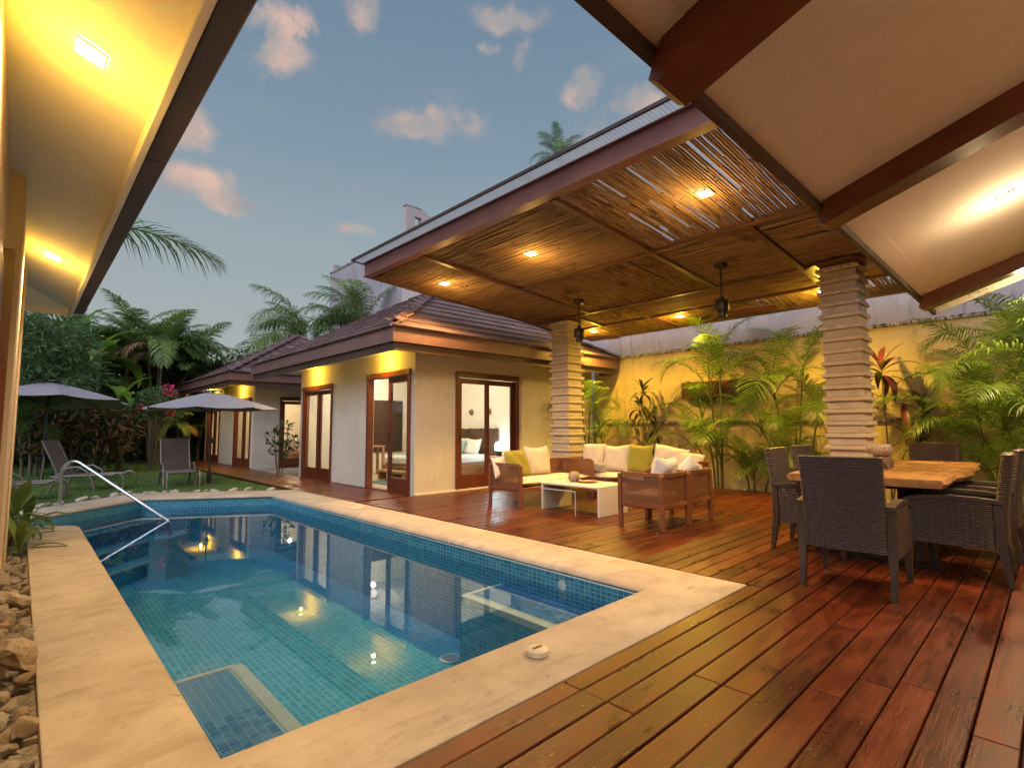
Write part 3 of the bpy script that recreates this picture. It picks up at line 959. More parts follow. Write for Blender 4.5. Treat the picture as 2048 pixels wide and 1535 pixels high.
def eaves(parent, pts, zb, closed=False, mat='gutter_brown'):
    """two tier fascia: proud gutter box above a set back board, along a list of corner points"""
    def offs(d):
        out = []
        for i, p in enumerate(pts):
            p = Vector(p)
            ns = []
            if i > 0: t = (p - Vector(pts[i - 1])).normalized(); ns.append(Vector((t.y, -t.x)))
            if i < len(pts) - 1: t = (Vector(pts[i + 1]) - p).normalized(); ns.append(Vector((t.y, -t.x)))
            if len(ns) == 2:
                b = (ns[0] + ns[1]); out.append(p - b * d / (1 + ns[0].dot(ns[1])))
            else: out.append(p - ns[0] * d)
        return out
    for nm, d0, d1, z0, z1, mm in (('gutter', 0.0, .11, zb, zb + .235, mat), ('fascia_board', .05, .085, zb - .135, zb - .0005, 'fascia_wood')):
        a, b = offs(d0), offs(d1)
        m = MB()
        for i in range(len(pts) - 1):
            q = [a[i], a[i + 1], b[i + 1], b[i]]
            v = [(p.x, p.y, z) for z in (z0, z1) for p in q]
            m.add(v, [(0, 3, 2, 1), (4, 5, 6, 7), (0, 1, 5, 4), (2, 3, 7, 6)] + ([(0, 4, 7, 3)] if i == 0 else []) + ([(1, 2, 6, 5)] if i == len(pts) - 2 else []))
        obj(nm, m, mm, parent)

# ---- bedroom house
SL = .577
house = thing('bedroom_house', 'cream rendered bungalow with tiled hip roof and wooden glazed doors behind the sofas', 'house', (0, 0, 0))
wl = MB()
WT = 3.0
T = .13
def wx(y0, y1, z0, z1): wl.box(5.2, y0, z0, 5.2 + T, y1, z1)
def wy(x0, x1, z0, z1): wl.box(x0, 8.04, z0, x1, 8.04 + T, z1)
wx(8.04, 8.175, -.06, WT); wx(8.175, 9.82, 2.31, WT); wx(9.82, 11.46, -.06, WT); wx(11.46, 13.16, 2.25, WT); wx(13.16, 13.35, -.06, WT)
wy(5.2 + T, 6.12, -.06, WT); wy(6.12, 7.82, 2.31, WT); wy(6.12, 7.82, -.06, .03); wy(7.82, 10.42, -.06, WT)
wl.box(5.2 + T, 13.22, -.06, 10.42, 13.35, WT)
wl.box(10.29, 8.04 + T, -.06, 10.42, 13.22, WT)
obj('wall', wl, 'house_stucco', house)
pl = MB(); pl.box(5.196, 8.0, -.05, 5.4, 8.038, .035, .012); pl.box(5.4, 8.0, -.05, 10.4, 8.036, .03, .012)
obj('plinth', pl, 'house_stucco', house)
iw = MB()
iw.box(5.336, 8.175, 2.59, 10.28, 13.21, 2.62)
obj('ceiling', iw, 'ceiling_paint', house)
iw = MB()
iw.box(8.62, 8.175, .0, 8.72, 13.21, 2.589)
iw.box(5.336, 13.13, 0, 8.618, 13.21, 2.589)
iw.box(5.336, 9.825, 0.005, 5.35, 11.455, 2.588); iw.box(5.336, 8.175, 2.315, 5.35, 13.12, 2.587)
iw.box(5.352, 8.176, 0.005, 6.115, 8.19, 2.588); iw.box(7.825, 8.176, 0.005, 8.618, 8.19, 2.588); iw.box(6.116, 8.176, 2.315, 7.824, 8.19, 2.588)
obj('inner_wall', iw, 'room_paint', house)
fl_ = MB(); fl_.box(5.2, 8.17, -.05, 8.62, 13.2, .004)
obj('floor', fl_, 'room_floor', house)
sliding_door(house, (5.2, 9.82, 0), (0, -1, 0), (-1, 0, 0), 1.645, 2.2, [(.80, 1.57, -.035, .86), (.76, 1.52, -.078, None)])
sliding_door(house, (5.2, 13.16, 0), (0, -1, 0), (-1, 0, 0), 1.70, 2.14, [(.075, .87, -.035, .83), (.83, 1.625, -.078, .87)])
sliding_door(house, (6.12, 8.04, .03), (1, 0, 0), (0, -1, 0), 1.70, 2.17, [(.075, .87, -.035, .12), (.83, 1.625, -.078, None)])
HX0, HX1, HY0, HY1 = 4.25, 10.40, 7.23, 14.25
ZR = 2.84
rm = (HX0 + HX1) / 2; rr = rm - HX0
rf = MB()
rf.add([(HX0 + .02, HY0 + .02, ZR), (HX1 - .02, HY0 + .02, ZR), (HX1 - .02, HY1 - .02, ZR), (HX0 + .02, HY1 - .02, ZR), (rm, HY0 + rr, ZR + rr * SL), (rm, HY1 - rr, ZR + rr * SL)],
       [(0, 1, 4), (1, 2, 5, 4), (2, 3, 5), (3, 0, 4, 5)])
rf = obj('roof', rf, 'roof_tile', house)
roof_plane(rf, (HX0, HY0, ZR), (HX1, HY0, ZR), (0, 1), SL, rr)
roof_plane(rf, (HX0, HY1, ZR), (HX0, HY0, ZR), (1, 0), SL, rr)
hd = Vector((1, 1, SL))
hip_caps(rf, (HX0 + .10, HY0 + .10, ZR + .12 * SL), hd, 13)
hip_caps(rf, (HX1 + .02, HY0 - .02, ZR), Vector((-1, 1, SL)), 13)
eaves(house, [(HX1, HY1), (HX0, HY1), (HX0, HY0), (HX1, HY0), (HX1, HY0 + .5)][1:], 2.60)
sf = MB()
sf.box(HX0 + .112, HY0 + .112, 2.68, 5.195, HY1, 2.70); sf.box(5.196, HY0 + .112, 2.68, HX1 - .05, 8.035, 2.6995); sf.box(5.196, 13.36, 2.68, HX1, HY1, 2.6995)
obj('soffit', sf, 'soffit_paint', house)

# ---- second wing further back
wing = thing('garden_wing', 'second tiled roof wing with lit doors beside the lawn, beyond the first house', 'house', (0, 0, 0))
wl = MB()
def vx(y0, y1, z0, z1): wl.box(5.25, y0, z0, 5.25 + T, y1, z1)
vx(17.16, 17.42, -.06, 3); vx(17.42, 19.15, 2.2, 3); vx(19.15, 20.9, -.06, 3); vx(20.9, 22.6, 2.2, 3); vx(22.6, 22.9, -.06, 3)
wl.box(5.25 + T, 17.16, -.06, 6.02, 17.16 + T, 3); wl.box(6.02, 17.16, 2.23, 7.7, 17.16 + T, 3); wl.box(7.7, 17.16, -.06, 10.4, 17.16 + T, 3)
wl.box(5.25 + T, 22.77, -.06, 10.4, 22.9, 3); wl.box(10.28, 17.3, -.06, 10.4, 22.76, 3)
obj('wall', wl, 'house_stucco', wing)
iw = MB(); iw.box(5.39, 17.3, 2.55, 10.27, 22.76, 2.58); obj('ceiling', iw, 'ceiling_paint', wing)
iw = MB(); iw.box(8.9, 17.3, 0, 9.0, 22.76, 2.549); iw.box(5.39, 22.68, 0, 8.89, 22.76, 2.549); iw.box(5.39, 20.0, 0, 8.89, 20.08, 2.549)
obj('inner_wall', iw, 'room_paint', wing)
iw = MB(); iw.box(5.25, 17.2, -.05, 8.9, 22.7, .003); obj('floor', iw, 'room_floor', wing)
sliding_door(wing, (5.25, 19.15, 0), (0, -1, 0), (-1, 0, 0), 1.73, 2.1, [(.075, .9, -.035, None), (.84, 1.655, -.078, .88)])
sliding_door(wing, (5.25, 22.6, 0), (0, -1, 0), (-1, 0, 0), 1.70, 2.1, [(.075, .87, -.035, None), (.83, 1.625, -.078, .87)])
sliding_door(wing, (6.02, 17.16, 0), (1, 0, 0), (0, -1, 0), 1.68, 2.12, [(.075, .87, -.035, None), (.83, 1.605, -.078, None)])
GX0, GX1, GY0, GY1 = 4.2, 10.4, 16.02, 23.8
gm = (GX0 + GX1) / 2; gr = gm - GX0
rf = MB()
rf.add([(GX0 + .02, GY0 + .02, ZR), (GX1, GY0 + .02, ZR), (GX1, GY1, ZR), (GX0 + .02, GY1, ZR), (gm, GY0 + gr, ZR + gr * SL), (gm, GY1 - gr, ZR + gr * SL)], [(0, 1, 4), (1, 2, 5, 4), (2, 3, 5), (3, 0, 4, 5)])
rf = obj('roof', rf, 'roof_tile', wing)
TILE_W, TILE_L = .42, .36
roof_plane(rf, (GX0, GY0, ZR), (GX1, GY0, ZR), (0, 1), SL, gr)
roof_plane(rf, (GX0, GY1, ZR), (GX0, GY0, ZR), (1, 0), SL, gr)
hip_caps(rf, (GX0 - .02, GY0 - .02, ZR), hd, 13)
eaves(wing, [(GX0, GY1), (GX0, GY0), (GX1, GY0)], 2.60)
sf = MB(); sf.box(GX0 + .112, GY0 + .112, 2.68, 5.245, GY1, 2.70); sf.box(5.246, GY0 + .112, 2.68, GX1, 17.155, 2.6995)
obj('soffit', sf, 'soffit_paint', wing)

# ---- pavilion: steel frame, bamboo ceiling, translucent roof
def zc(x): return 3.40 - .065 * (x - 7.8)
PX0, PX1, PY0, PY1 = 3.90, 9.86, .72, 7.58
pav = thing('pavilion', 'flat roofed pavilion with woven bamboo ceiling over the deck seating', 'pavilion', (0, 0, 0))
def sbox(mb, x0, y0, h0, x1, y1, h1):
    """box following the ceiling slope, heights measured from the ceiling plane"""
    v = [(x, y, zc(x) + h) for h in (h0, h1) for y in (y0, y1) for x in (x0, x1)]
    return mb.add(v, [(0, 2, 3, 1), (4, 5, 7, 6), (0, 1, 5, 4), (2, 6, 7, 3), (0, 4, 6, 2), (1, 3, 7, 5)])
m = MB(); sbox(m, PX0 + .02, PY0, .0, PX0 + .05, PY1, .205); sbox(m, PX0 - .012, PY0, -.012, PX0 + .11, PY1, .003); sbox(m, PX0 - .012, PY0, .206, PX0 + .11, PY1, .218)
obj('edge_beam', m, 'pavilion_paint', pav)
m = MB(); sbox(m, PX0 + .112, PY1 - .06, -.01, PX1, PY1, .20)
obj('edge_beam', m, 'beam_paint', pav)
m = MB(); sbox(m, PX1 - .06, PY0 + .062, -.011, PX1 + .001, PY1 - .062, .15); obj('edge_beam', m, 'beam_paint', pav)
m = MB(); sbox(m, PX0 + .112, PY0, -.01, PX1, PY0 + .06, .20); obj('edge_beam', m, 'beam_paint', pav)
BX, BY = [5.96, 7.82, 8.78], [2.31, 3.57, 6.05]
def beam_x(y, x0, x1): obj('ceiling_beam', sbox(MB(), x0, y - .035, -.030, x1, y + .035, .05), 'beam_paint', pav)
def beam_y(x, y0, y1): obj('ceiling_beam', sbox(MB(), x - .032, y0, -.026, x + .032, y1, .052), 'beam_paint', pav)
beam_x(6.05, PX0 + .11, 7.79); beam_x(3.57, PX0 + .11, 7.79); beam_x(2.31, 5.99, 8.75); beam_x(5.33, 7.85, 9.8)
beam_y(5.96, PY0 + .06, 6.01); beam_y(7.82, PY0 + .06, PY1 - .06); beam_y(8.78, PY0 + .06, 5.30); beam_y(8.78, 5.37, 7.5)
beam_x(6.45, 7.85, 8.75)
n_cane = 0
rest = {0: MB(), 1: MB()}
def cane_pts(L, r_):
    k_ = 4; b = rnd.uniform(-.004, .004)
    return [(-L / 2 + L * q / k_, b * math.sin(q * 1.7), b * .7 * math.cos(q * 1.3)) for q in range(k_ + 1)]
CANES = {}
def panel(x0, x1, y0, y1, axis, sp, single, brk=1, skip=.03):
    global n_cane
    a0, a1, b0, b1 = (x0, x1, y0, y1) if axis == 0 else (y0, y1, x0, x1)
    c = b0 + sp / 2
    while c < b1:
        cuts = [a0] + sorted(rnd.uniform(a0 + .25 * (a1 - a0), a1 - .15 * (a1 - a0)) for _ in range(brk)) + [a1]
        for q in range(len(cuts) - 1):
            s0, s1 = cuts[q], cuts[q + 1]
            if rnd.random() < skip: continue
            L = s1 - s0 - rnd.uniform(0, .012); mid = (s0 + s1) / 2; cc = c + rnd.uniform(-.0035, .0035)
            r_ = rnd.uniform(.36, .475) * sp
            x, y = (mid, cc) if axis == 0 else (cc, mid)
            z = zc(x) + r_ + rnd.uniform(-.003, .008)
            mt = MB().tube(cane_pts(L, r_), r_, 6)
            pitch = math.atan(.065) if axis == 0 else 0
            if single and n_cane < 300:
                put('cane', mt.mesh('cane', 'bamboo_x' if axis == 0 else 'bamboo_y', True, 50), pav, (x, y, z), (0, pitch, 0) if axis == 0 else (0, 0, math.pi / 2))
                n_cane += 1
            else:
                mm = Matrix.Translation((x, y, z)) @ (Euler((0, pitch, 0)) if axis == 0 else Euler((0, 0, math.pi / 2))).to_matrix().to_4x4()
                rest[axis].add([mm @ Vector(p) for p in mt.v], mt.f)
        c += sp
panel(4.02, 5.92, PY0 + .07, 3.53, 0, .0305, True, 2, .035)
panel(5.99, 7.79, PY0 + .07, 2.27, 1, .030, True)
panel(4.02, 5.92, 3.61, 6.01, 1, .029, True)
panel(4.02, 7.79, 6.09, PY1 - .07, 1, .029, False)
panel(5.99, 7.79, 3.61, 6.01, 0, .029, False)
panel(5.99, 7.79, 2.35, 3.53, 1, .029, False)
panel(7.85, 8.75, PY0 + .07, 2.27, 1, .029, False)
panel(7.85, 8.75, 2.35, 5.29, 1, .029, False)
panel(7.85, 8.75, 5.37, 6.41, 0, .029, False)
panel(7.85, 8.75, 6.49, PY1 - .07, 1, .029, False)
panel(8.81, 9.8, PY0 + .07, 5.29, 0, .034, False, 1, .05)
panel(8.81, 9.8, 5.37, PY1 - .07, 0, .029, False)
obj('cane', rest[0], 'bamboo_x', pav, True, 60, kind='stuff')
obj('cane', rest[1], 'bamboo_y', pav, True, 60, kind='stuff')
m = MB(); sbox(m, 4.02, 3.55, .06, 9.8, PY1 - .07, .075); sbox(m, 5.98, 2.33, .0601, 8.76, 3.549, .0751); sbox(m, 5.98, PY0 + .07, .062, 8.76, 2.329, .077)
obj('ceiling_board', m, 'louver_wood', pav)
# purlins and corrugated translucent sheet above
m = MB()
for y in (1.4, 2.6, 3.8, 5.0, 6.2, 7.3): sbox(m, PX0 + .112, y - .02, .15, PX1, y + .02, .222)
obj('purlin', m, 'gutter_brown', pav)
m = MB()
NY = 340
vs, fs = [], []
for j in range(NY + 1):
    y = PY0 - .1 + (PY1 - PY0 + .18) * j / NY
    zz = .232 + (.009 if j % 2 else -.006)
    vs += [(PX0 - .16, y, zc(PX0 - .16) + zz), (PX1 + .15, y, zc(PX1 + .15) + zz)]
fs = [(2 * j, 2 * j + 1, 2 * j + 3, 2 * j + 2) for j in range(NY)]
m.add(vs, fs); obj('roof_sheet', m, 'roof_sheet', pav)
m = MB(); sbox(m, PX0 - .175, PY0 - .1, .222, PX0 - .15, PY1 + .09, .255); sbox(m, PX0 - .149, PY1 + .06, .222, PX1 + .15, PY1 + .09, .255)
obj('sheet_edge', m, 'dark_gutter', pav)

def pillar(cx, cy, label):
    t = thing('stone_pillar', label, 'pillar', (cx, cy, 0), 0, 'stone pillars carrying the pavilion')
    top = zc(cx) - .035
    hw, sw = .213, .25
    P, SH = .1585, .055
    bm_, sm_ = [], []
    for q in range(3):
        a = hw + (q - 1) * .004
        bm_.append(MB().box(-a, -hw, 0, a, hw, P - SH - .003, .006).mesh('block', 'pillar_stone'))
        b = sw + (q - 1) * .006
        sm_.append(MB().box(-b, -sw - (q - 1) * .003, 0, b, sw, SH - .002, .005).mesh('slab', 'pillar_slab'))
    z = 0.0
    k_ = 0
    while z + P < top:
        put('block', rnd.choice(bm_), t, (rnd.uniform(-.003, .003), rnd.uniform(-.003, .003), z), (0, 0, rnd.uniform(-.006, .006)))
        put('slab', rnd.choice(sm_), t, (rnd.uniform(-.004, .004), rnd.uniform(-.004, .004), z + P - SH - .001), (0, 0, rnd.uniform(-.006, .006)))
        z += P
    obj('block', MB().box(-hw, -hw, z, hw, hw, top, .004), 'pillar_stone', t)
    e = .40
    obj('capital', MB().prism([(-e, -hw - .02), (-hw, -e), (hw, -e), (e, -hw - .02), (e, hw + .02), (hw, e), (-hw, e), (-e, hw + .02)], top + .002, top + .03), 'rafter_wood', t)
pillar(8.03, 1.90, 'stacked stone pillar behind the dining table')
pillar(8.03, 6.83, 'stacked stone pillar at the corner of the sofas, near the house')

# ---- main house roof over the camera: soffit, rafters, gutter
ME, MZ, MS = 1.08, 2.75, .343
def zr(y): return MZ + MS * (ME - y)
main = thing('main_house', 'main house with wide sloping eave and exposed dark rafters over the dining area', 'house', (0, 0, 0))
def rbox(mb, x0, y0, h0, x1, y1, h1):
    v = [(x, y, zr(y) + h) for h in (h0, h1) for y in (y0, y1) for x in (x0, x1)]
    return mb.add(v, [(0, 2, 3, 1), (4, 5, 7, 6), (0, 1, 5, 4), (2, 6, 7, 3), (0, 4, 6, 2), (1, 3, 7, 5)])
m = MB(); rbox(m, -1.0, -4.0, 0, 8.93, .90, .14)
obj('soffit', m, 'soffit_paint', main)
m = MB(); rbox(m, -1.0, .901, -.003, 8.93, 1.04, .10); m.box(8.931, -4, zr(1.0) - .0, 8.95, .95, zr(1.0) + .01)
m.v = m.v[:8]; m.f = m.f[:6]; m.uv = m.uv[:6]
obj('eave_band', m, 'soffit_paint', main)
m = MB(); rbox(m, 8.931, -4.0, -.05, 8.96, 1.039, .20); obj('barge_board', m, 'soffit_paint', main)
m = MB(); rbox(m, -1.0, 1.041, -.055, 8.97, 1.075, .14); obj('gutter', m, 'dark_gutter', main)
m = MB(); rbox(m, -1.0, -4.0, .141, 8.97, 1.10, .20); obj('roof', m, 'roof_tile', main)
for i, (x0, x1) in enumerate(((1.80, 2.04), (3.97, 4.16), (7.80, 8.0), (-.4, -.2))):
    r_ = MB()
    prof = [(-4.0, -.001), (1.00, -.001), (1.05, -.085), (1.07, -.13), (1.03, -.17), (.90, -.17), (-4.0, -.17)]
    n_ = len(prof)
    v = [(x, y, zr(y) + h) for x in (x0, x1) for y, h in prof]
    r_.add(v, [tuple(range(n_ - 1, -1, -1)), tuple(range(n_, 2 * n_))] + [(q, (q + 1) % n_, n_ + (q + 1) % n_, n_ + q) for q in range(n_)])
    obj('rafter', r_, 'rafter_wood', main)
wl = MB(); wl.box(-1.0, -3.2, -.05, 8.6, -3.05, zr(-3.05) - .002)
obj('wall', wl, 'left_stucco', main)

# ---- left building: wall, door, eave with downlights
left = thing('left_house', 'side building along the pool with lit soffit and brown gutter', 'house', (0, 0, 0))
wl = MB()
wl.box(-.40, 4.45, -.1, -.052, 7.45, 3.3)
wl.box(-.40, .6, -.1, -.13, 4.449, 3.3)
wl.box(-3.5, 7.25, -.1, -.401, 7.45, 3.3)
obj('wall', wl, 'left_stucco', left)
wl = MB(); wl.box(-.051, 7.05, -.1, -.03, 7.47, 3.2, .006); obj('corner_trim', wl, 'left_stucco', left)
wl = MB(); wl.box(-.129, 3.36, -.05, -.115, 4.28, 2.15); obj('door', wl, 'frame_wood', left)
wl = MB(); wl.box(-.129, 4.30, -.05, -.075, 4.42, 2.3, .004)
obj('door_frame', wl, 'frame_wood', left)
LZ = 2.60
LS = .40
def zl(x): return LZ + .035 + LS * (.40 - x)
m = MB()
Y0_, Y1_ = -1.0, 8.2
def lq(a, b, c, d): m.quad(a, b, c, d)
xi, xo, yo = -.30, .385, 8.18
dd = xo - xi
m.quad((xo, Y0_, zl(xo)), (xi, Y0_, zl(xi)), (xi, yo - dd, zl(xi)), (xo, yo, zl(xo)))
m.quad((xo, yo, zl(xo)), (xi, yo - dd, zl(xi)), (-3.5, yo - dd, zl(xi)), (-3.5, yo, zl(xo)))
obj('soffit', m, 'soffit_paint', left)
m = MB(); m.box(xo - .03, Y0_, LZ - .02, xo + .005, yo, LZ + .06, .004); m.box(-3.5, yo - .03, LZ - .019, xo - .031, yo + .004, LZ + .059, .004)
obj('fascia_board', m, 'soffit_paint', left)
for i, (a, b) in enumerate(((-1.0, 3.15), (3.153, 5.1), (5.103, 7.15), (7.153, 8.05))):
    obj('gutter', MB().box(xo + .006, a, LZ - .005, xo + .105, b, LZ + .13, .008), 'dark_gutter', left)
m = MB()
m.add([(xo + .11, Y0_, LZ + .135), (-3.5, Y0_, LZ + .135 + 1.6), (-3.5, yo, LZ + 1.735), (xo + .11, yo, LZ + .135)], [(0, 3, 2, 1)])
obj('roof', m, 'roof_tile', left)

# ---- garden wall, neighbours
gw = thing('garden_wall', 'tall yellow lit garden wall with two stone bands behind the palms', 'wall', (0, 0, 0))
obj('wall', MB().box(10.52, -6, -.1, 10.75, 8.03, 2.86), 'garden_stucco', gw)
obj('upper_wall', MB().box(10.54, -6, 2.86, 10.75, 8.03, 4.6), 'neighbour_stucco', gw)
def stone_run(z, h, x0):
    y = -6.0
    while y < 8.0:
        L = rnd.uniform(.35, .6)
        y1 = min(y + L, 8.02)
        if y > -1.5: obj('trim_stone', MB().box(x0, y + .002, z, x0 + .05, y1 - .002, z + h, .004), 'trim_stone', gw)
        y = y1
stone_run(2.862, .062, 10.488)
stone_run(1.275, .055, 10.468)
sh = thing('wall_shelf', 'thick dark red timber beam fixed on the garden wall behind the palms', 'shelf', (10.52, 4.75, 1.81))
obj('beam', MB().box(-.17, -.82, 0, -.001, .82, .34, .008), 'rafter_wood', sh)
nb = thing('tall_building', 'tall weathered grey violet building with roof parapet behind the bungalow', 'building', (0, 0, 0))
obj('wall', MB().box(11.5, 18.7, -.1, 19, 26.0, 9.35), 'neighbour_stucco', nb)
obj('parapet', MB().box(11.47, 18.7, 9.35, 11.7, 26.05, 9.46, .01), 'trim_stone', nb)
obj('corner_post', MB().box(11.6, 25.75, 9.46, 13.2, 25.95, 9.85), 'neighbour_stucco', nb)
ch = MB()
ch.box(11.5, 18.6, 9.0, 11.92, 18.85, 10.75); ch.box(12.27, 18.6, 9.0, 12.55, 18.85, 10.72); ch.box(12.9, 18.6, 9.0, 13.3, 18.85, 10.5)
ch.box(11.92, 18.601, 9.0, 12.27, 18.849, 9.98); ch.box(11.92, 18.601, 10.36, 12.27, 18.849, 10.73); ch.box(12.55, 18.601, 9.0, 12.9, 18.849, 9.9); ch.box(12.55, 18.601, 10.28, 12.9, 18.849, 10.6)
ch.box(11.46, 18.58, 10.75, 12.3, 18.87, 10.8)
obj('chimney_wall', ch, 'neighbour_light', nb)
nl = thing('pale_building', 'lower pale pink building joined to the tall grey one behind the pavilion', 'building', (0, 0, 0))
obj('wall', MB().box(11.3, 8.4, -.1, 18, 18.58, 8.3), 'neighbour_light', nl)
obj('parapet', MB().box(11.26, 8.4, 8.3, 11.5, 18.57, 8.42, .01), 'trim_stone', nl)
# ------------------------------------------------------------------ lamps
WARM = (1.0, .56, .17)
YEL = (1.0, .56, .035)
def ceiling_lamp(loc, tilt, label, energy, pool=6.0, color=WARM, grp='recessed ceiling lamps of the pavilion', kind='lamp_warm', sz=.062, axis='Y', pcol=None):
    t = thing('ceiling_lamp', label, 'lamp', loc, 0, grp)
    t.rotation_euler = (0, tilt, 0) if axis == 'Y' else (tilt, 0, 0)
    s = sz
    m = MB()
    e = .005 if kind == 'lamp_soffit' else .012
    for a, b, c, d in ((-s - e, -s - e, s + e, -s), (-s - e, s, s + e, s + e), (-s - e, -s, -s, s), (s, -s, s + e, s)):
        m.box(a, b, -.011, c, d, .0)
    obj('bezel', m, 'soffit_paint' if axis == 'X' or kind == 'lamp_soffit' else 'white_plastic', t)
    obj('diffuser', MB().box(-s, -s, -.010, s, s, -.002, .003), kind, t)
    lamp(t, 'SPOT', (0, 0, -.03), energy, color, (0, 0, 0), .06, 140 if kind == 'lamp_soffit' else 165, .8)
    if pool: lamp(t, 'POINT', (0, 0, -.30 if axis == 'X' else -.22), pool, pcol or color, size=.05)  # added fill light in open air below the lamp, brightens the ceiling around
    return t
TL = math.atan(.065)
for x, y, lab in ((4.95, 2.33, 'lamp in the ceiling panel nearest the main eave'), (4.95, 4.82, 'lamp in the middle panel of the pool side row'), (4.95, 6.81, 'lamp in the far panel by the pavilion corner'),
                  (9.05, 6.9, 'small looking lamp beside the far pillar and fan'), (9.05, 4.85, 'lamp above the palm frond near the wall'), (9.05, 2.4, 'lamp hidden behind the near stone pillar')):
    ceiling_lamp((x, y, zc(x) - .004), TL, 'square glowing ' + lab, 150 if x < 6 else 255, 10 if x < 6 else 13, pcol=(1.0, .55, .12) if x < 6 else (1.0, .60, .05), color=WARM if x < 6 else (1.0, .60, .07))
TR = -math.atan(MS)
for x, lab in ((5.70, 'small bright lamp set in the main eave between two rafters'), (9.0 - .45, 'lamp in the last bay of the main eave'), (2.9, 'lamp in the main eave nearest the pool')):
    yl = .17 if x > 5 else -1.4
    ceiling_lamp((x, yl, zr(yl) - .003), TR, lab, 165, 10, (1.0, .68, .35), grp='lamps in the main eave', sz=.045, axis='X')
for y, lab in ((2.62, 'large glowing lamp in the side eave above the near coping'), (6.05, 'glowing lamp at the far end of the side eave'), (-.5, 'lamp in the side eave behind the camera')):
    x = .13
    ceiling_lamp((x, y, zl(x) - .004), math.atan(LS), lab, 95, 5.2, (1.0, .70, .37), 'lamps in the side eave', 'lamp_soffit', .05, pcol=YEL)
def eave_lamp(x, y, lab, e=22, pt=15):
    t = thing('eave_lamp', lab, 'lamp', (x, y, 2.678), 0, 'small lamps in the bungalow eaves')
    obj('bezel', MB().lathe([(.055, 0), (.055, -.008), (.04, -.008)], 16), 'white_plastic', t)
    obj('diffuser', MB().lathe([(.04, -.0085), (.0, -.0085)], 16), 'lamp_warm', t)
    lamp(t, 'POINT', (0, 0, -.12), pt, YEL, size=.03)
    lamp(t, 'SPOT', (0, 0, -.03), e, YEL, (0, R(-10), 0), size=.03, spot=125, blend=1.0)
eave_lamp(4.95, 8.95, 'eave lamp over the open door of the bungalow')
eave_lamp(4.95, 12.35, 'eave lamp over the left door pair of the bungalow')
eave_lamp(5.0, 18.3, 'eave lamp over the right door of the garden wing')
eave_lamp(5.0, 21.7, 'eave lamp over the far door of the garden wing')

# ceiling fans
def fan(x, y, label, spin):
    t = thing('ceiling_fan', label, 'fan', (x, y, zc(x)), spin, 'ceiling fans of the pavilion')
    obj('canopy', MB().lathe([(.0, -.075), (.05, -.075), (.085, -.06), (.09, -.03), (.09, 0), (0, 0)][::-1], 20), 'fan_black', t, True)
    obj('rod', MB().tube([(0, 0, -.07), (0, 0, -.50)], .014, 10), 'fan_black', t, True)
    obj('motor', MB().lathe([(0, -.46), (.03, -.46), (.034, -.50), (.08, -.515), (.09, -.53), (.09, -.66), (.085, -.675), (.06, -.68), (.06, -.74), (.05, -.75), (0, -.75)], 24), 'fan_black', t, True)
    for k_ in range(3):
        a = k_ * 2 * math.pi / 3
        b = MB()
        pr = [(.06, .03), (.14, .045), (.25, .068), (.55, .07), (.66, .062), (.675, .045)]
        top = [(x_, w_, .008 - .32 * w_) for x_, w_ in pr] + [(x_, -w_, .008 + .32 * w_) for x_, w_ in pr[::-1]]
        n_ = len(top)
        b.add(top + [(p[0], p[1], p[2] - .010) for p in top], [tuple(range(n_)), tuple(range(2 * n_ - 1, n_ - 1, -1))] + [(q, n_ + q, n_ + (q + 1) % n_, (q + 1) % n_) for q in range(n_)])
        obj('blade', b, 'fan_blade', t, loc=(0, 0, -.69), rot=(0, 0, a))
fan(7.06, 5.70, 'black ceiling fan beside the far pillar', 1.1)
fan(6.95, 3.09, 'black ceiling fan with brown blades nearer the dining table', R(-74))

# ------------------------------------------------------------------ lounge furniture
def pillow_mesh(w_, h_, t_, mat, seed=0, n_=14):
    r_ = random.Random(seed)
    ph = [r_.uniform(0, 6.28) for _ in range(6)]
    m = MB()
    def pt(u, v, s):
        a, b = 2 * u - 1, 2 * v - 1
        pin = 1 - .07 * (1 - abs(b) ** 2) * abs(a) ** 4, 1 - .07 * (1 - abs(a) ** 2) * abs(b) ** 4
        th = (max(0, 1 - a ** 4) ** .6) * (max(0, 1 - b ** 4) ** .6)
        wr = .10 * math.sin(3.1 * a + ph[0] + 1.5 * b) * math.sin(2.7 * b + ph[1]) + .06 * math.sin(7 * a + 4 * b + ph[2]) + .05 * math.sin(5 * b - 6 * a + ph[3])
        return (s * t_ / 2 * th * (1 + wr) + .015 * math.sin(2 * a + ph[4]), a * w_ / 2 * pin[0], b * h_ / 2 * pin[1] + .012 * math.sin(2.4 * a + ph[5]))
    m.grid(lambda u, v: pt(u, v, 1), n_, n_)
    m.grid(lambda u, v: pt(u, v, -1), n_, n_)
    k_ = (n_ + 1) ** 2
    for i in range(n_ * n_, 2 * n_ * n_): m.f[i] = tuple(reversed(m.f[i]))
    return m.mesh('cushion', mat, True, 180)
def cushion(label, loc, size, mat, lean=.25, rz=0.0, seed=0, cat='cushion', roll=0.0):
    me = pillow_mesh(*size, mat, seed)
    o = put('cushion', me, None, loc)
    o.rotation_euler = Euler((roll, -lean, rz), 'XYZ')
    o.rotation_mode = 'XYZ'
    M_ = Matrix.Rotation(rz, 4, 'Z') @ Matrix.Rotation(-lean, 4, 'Y') @ Matrix.Rotation(roll, 4, 'X')
    o.rotation_euler = M_.to_euler()
    tag(o, label, cat)
    return o

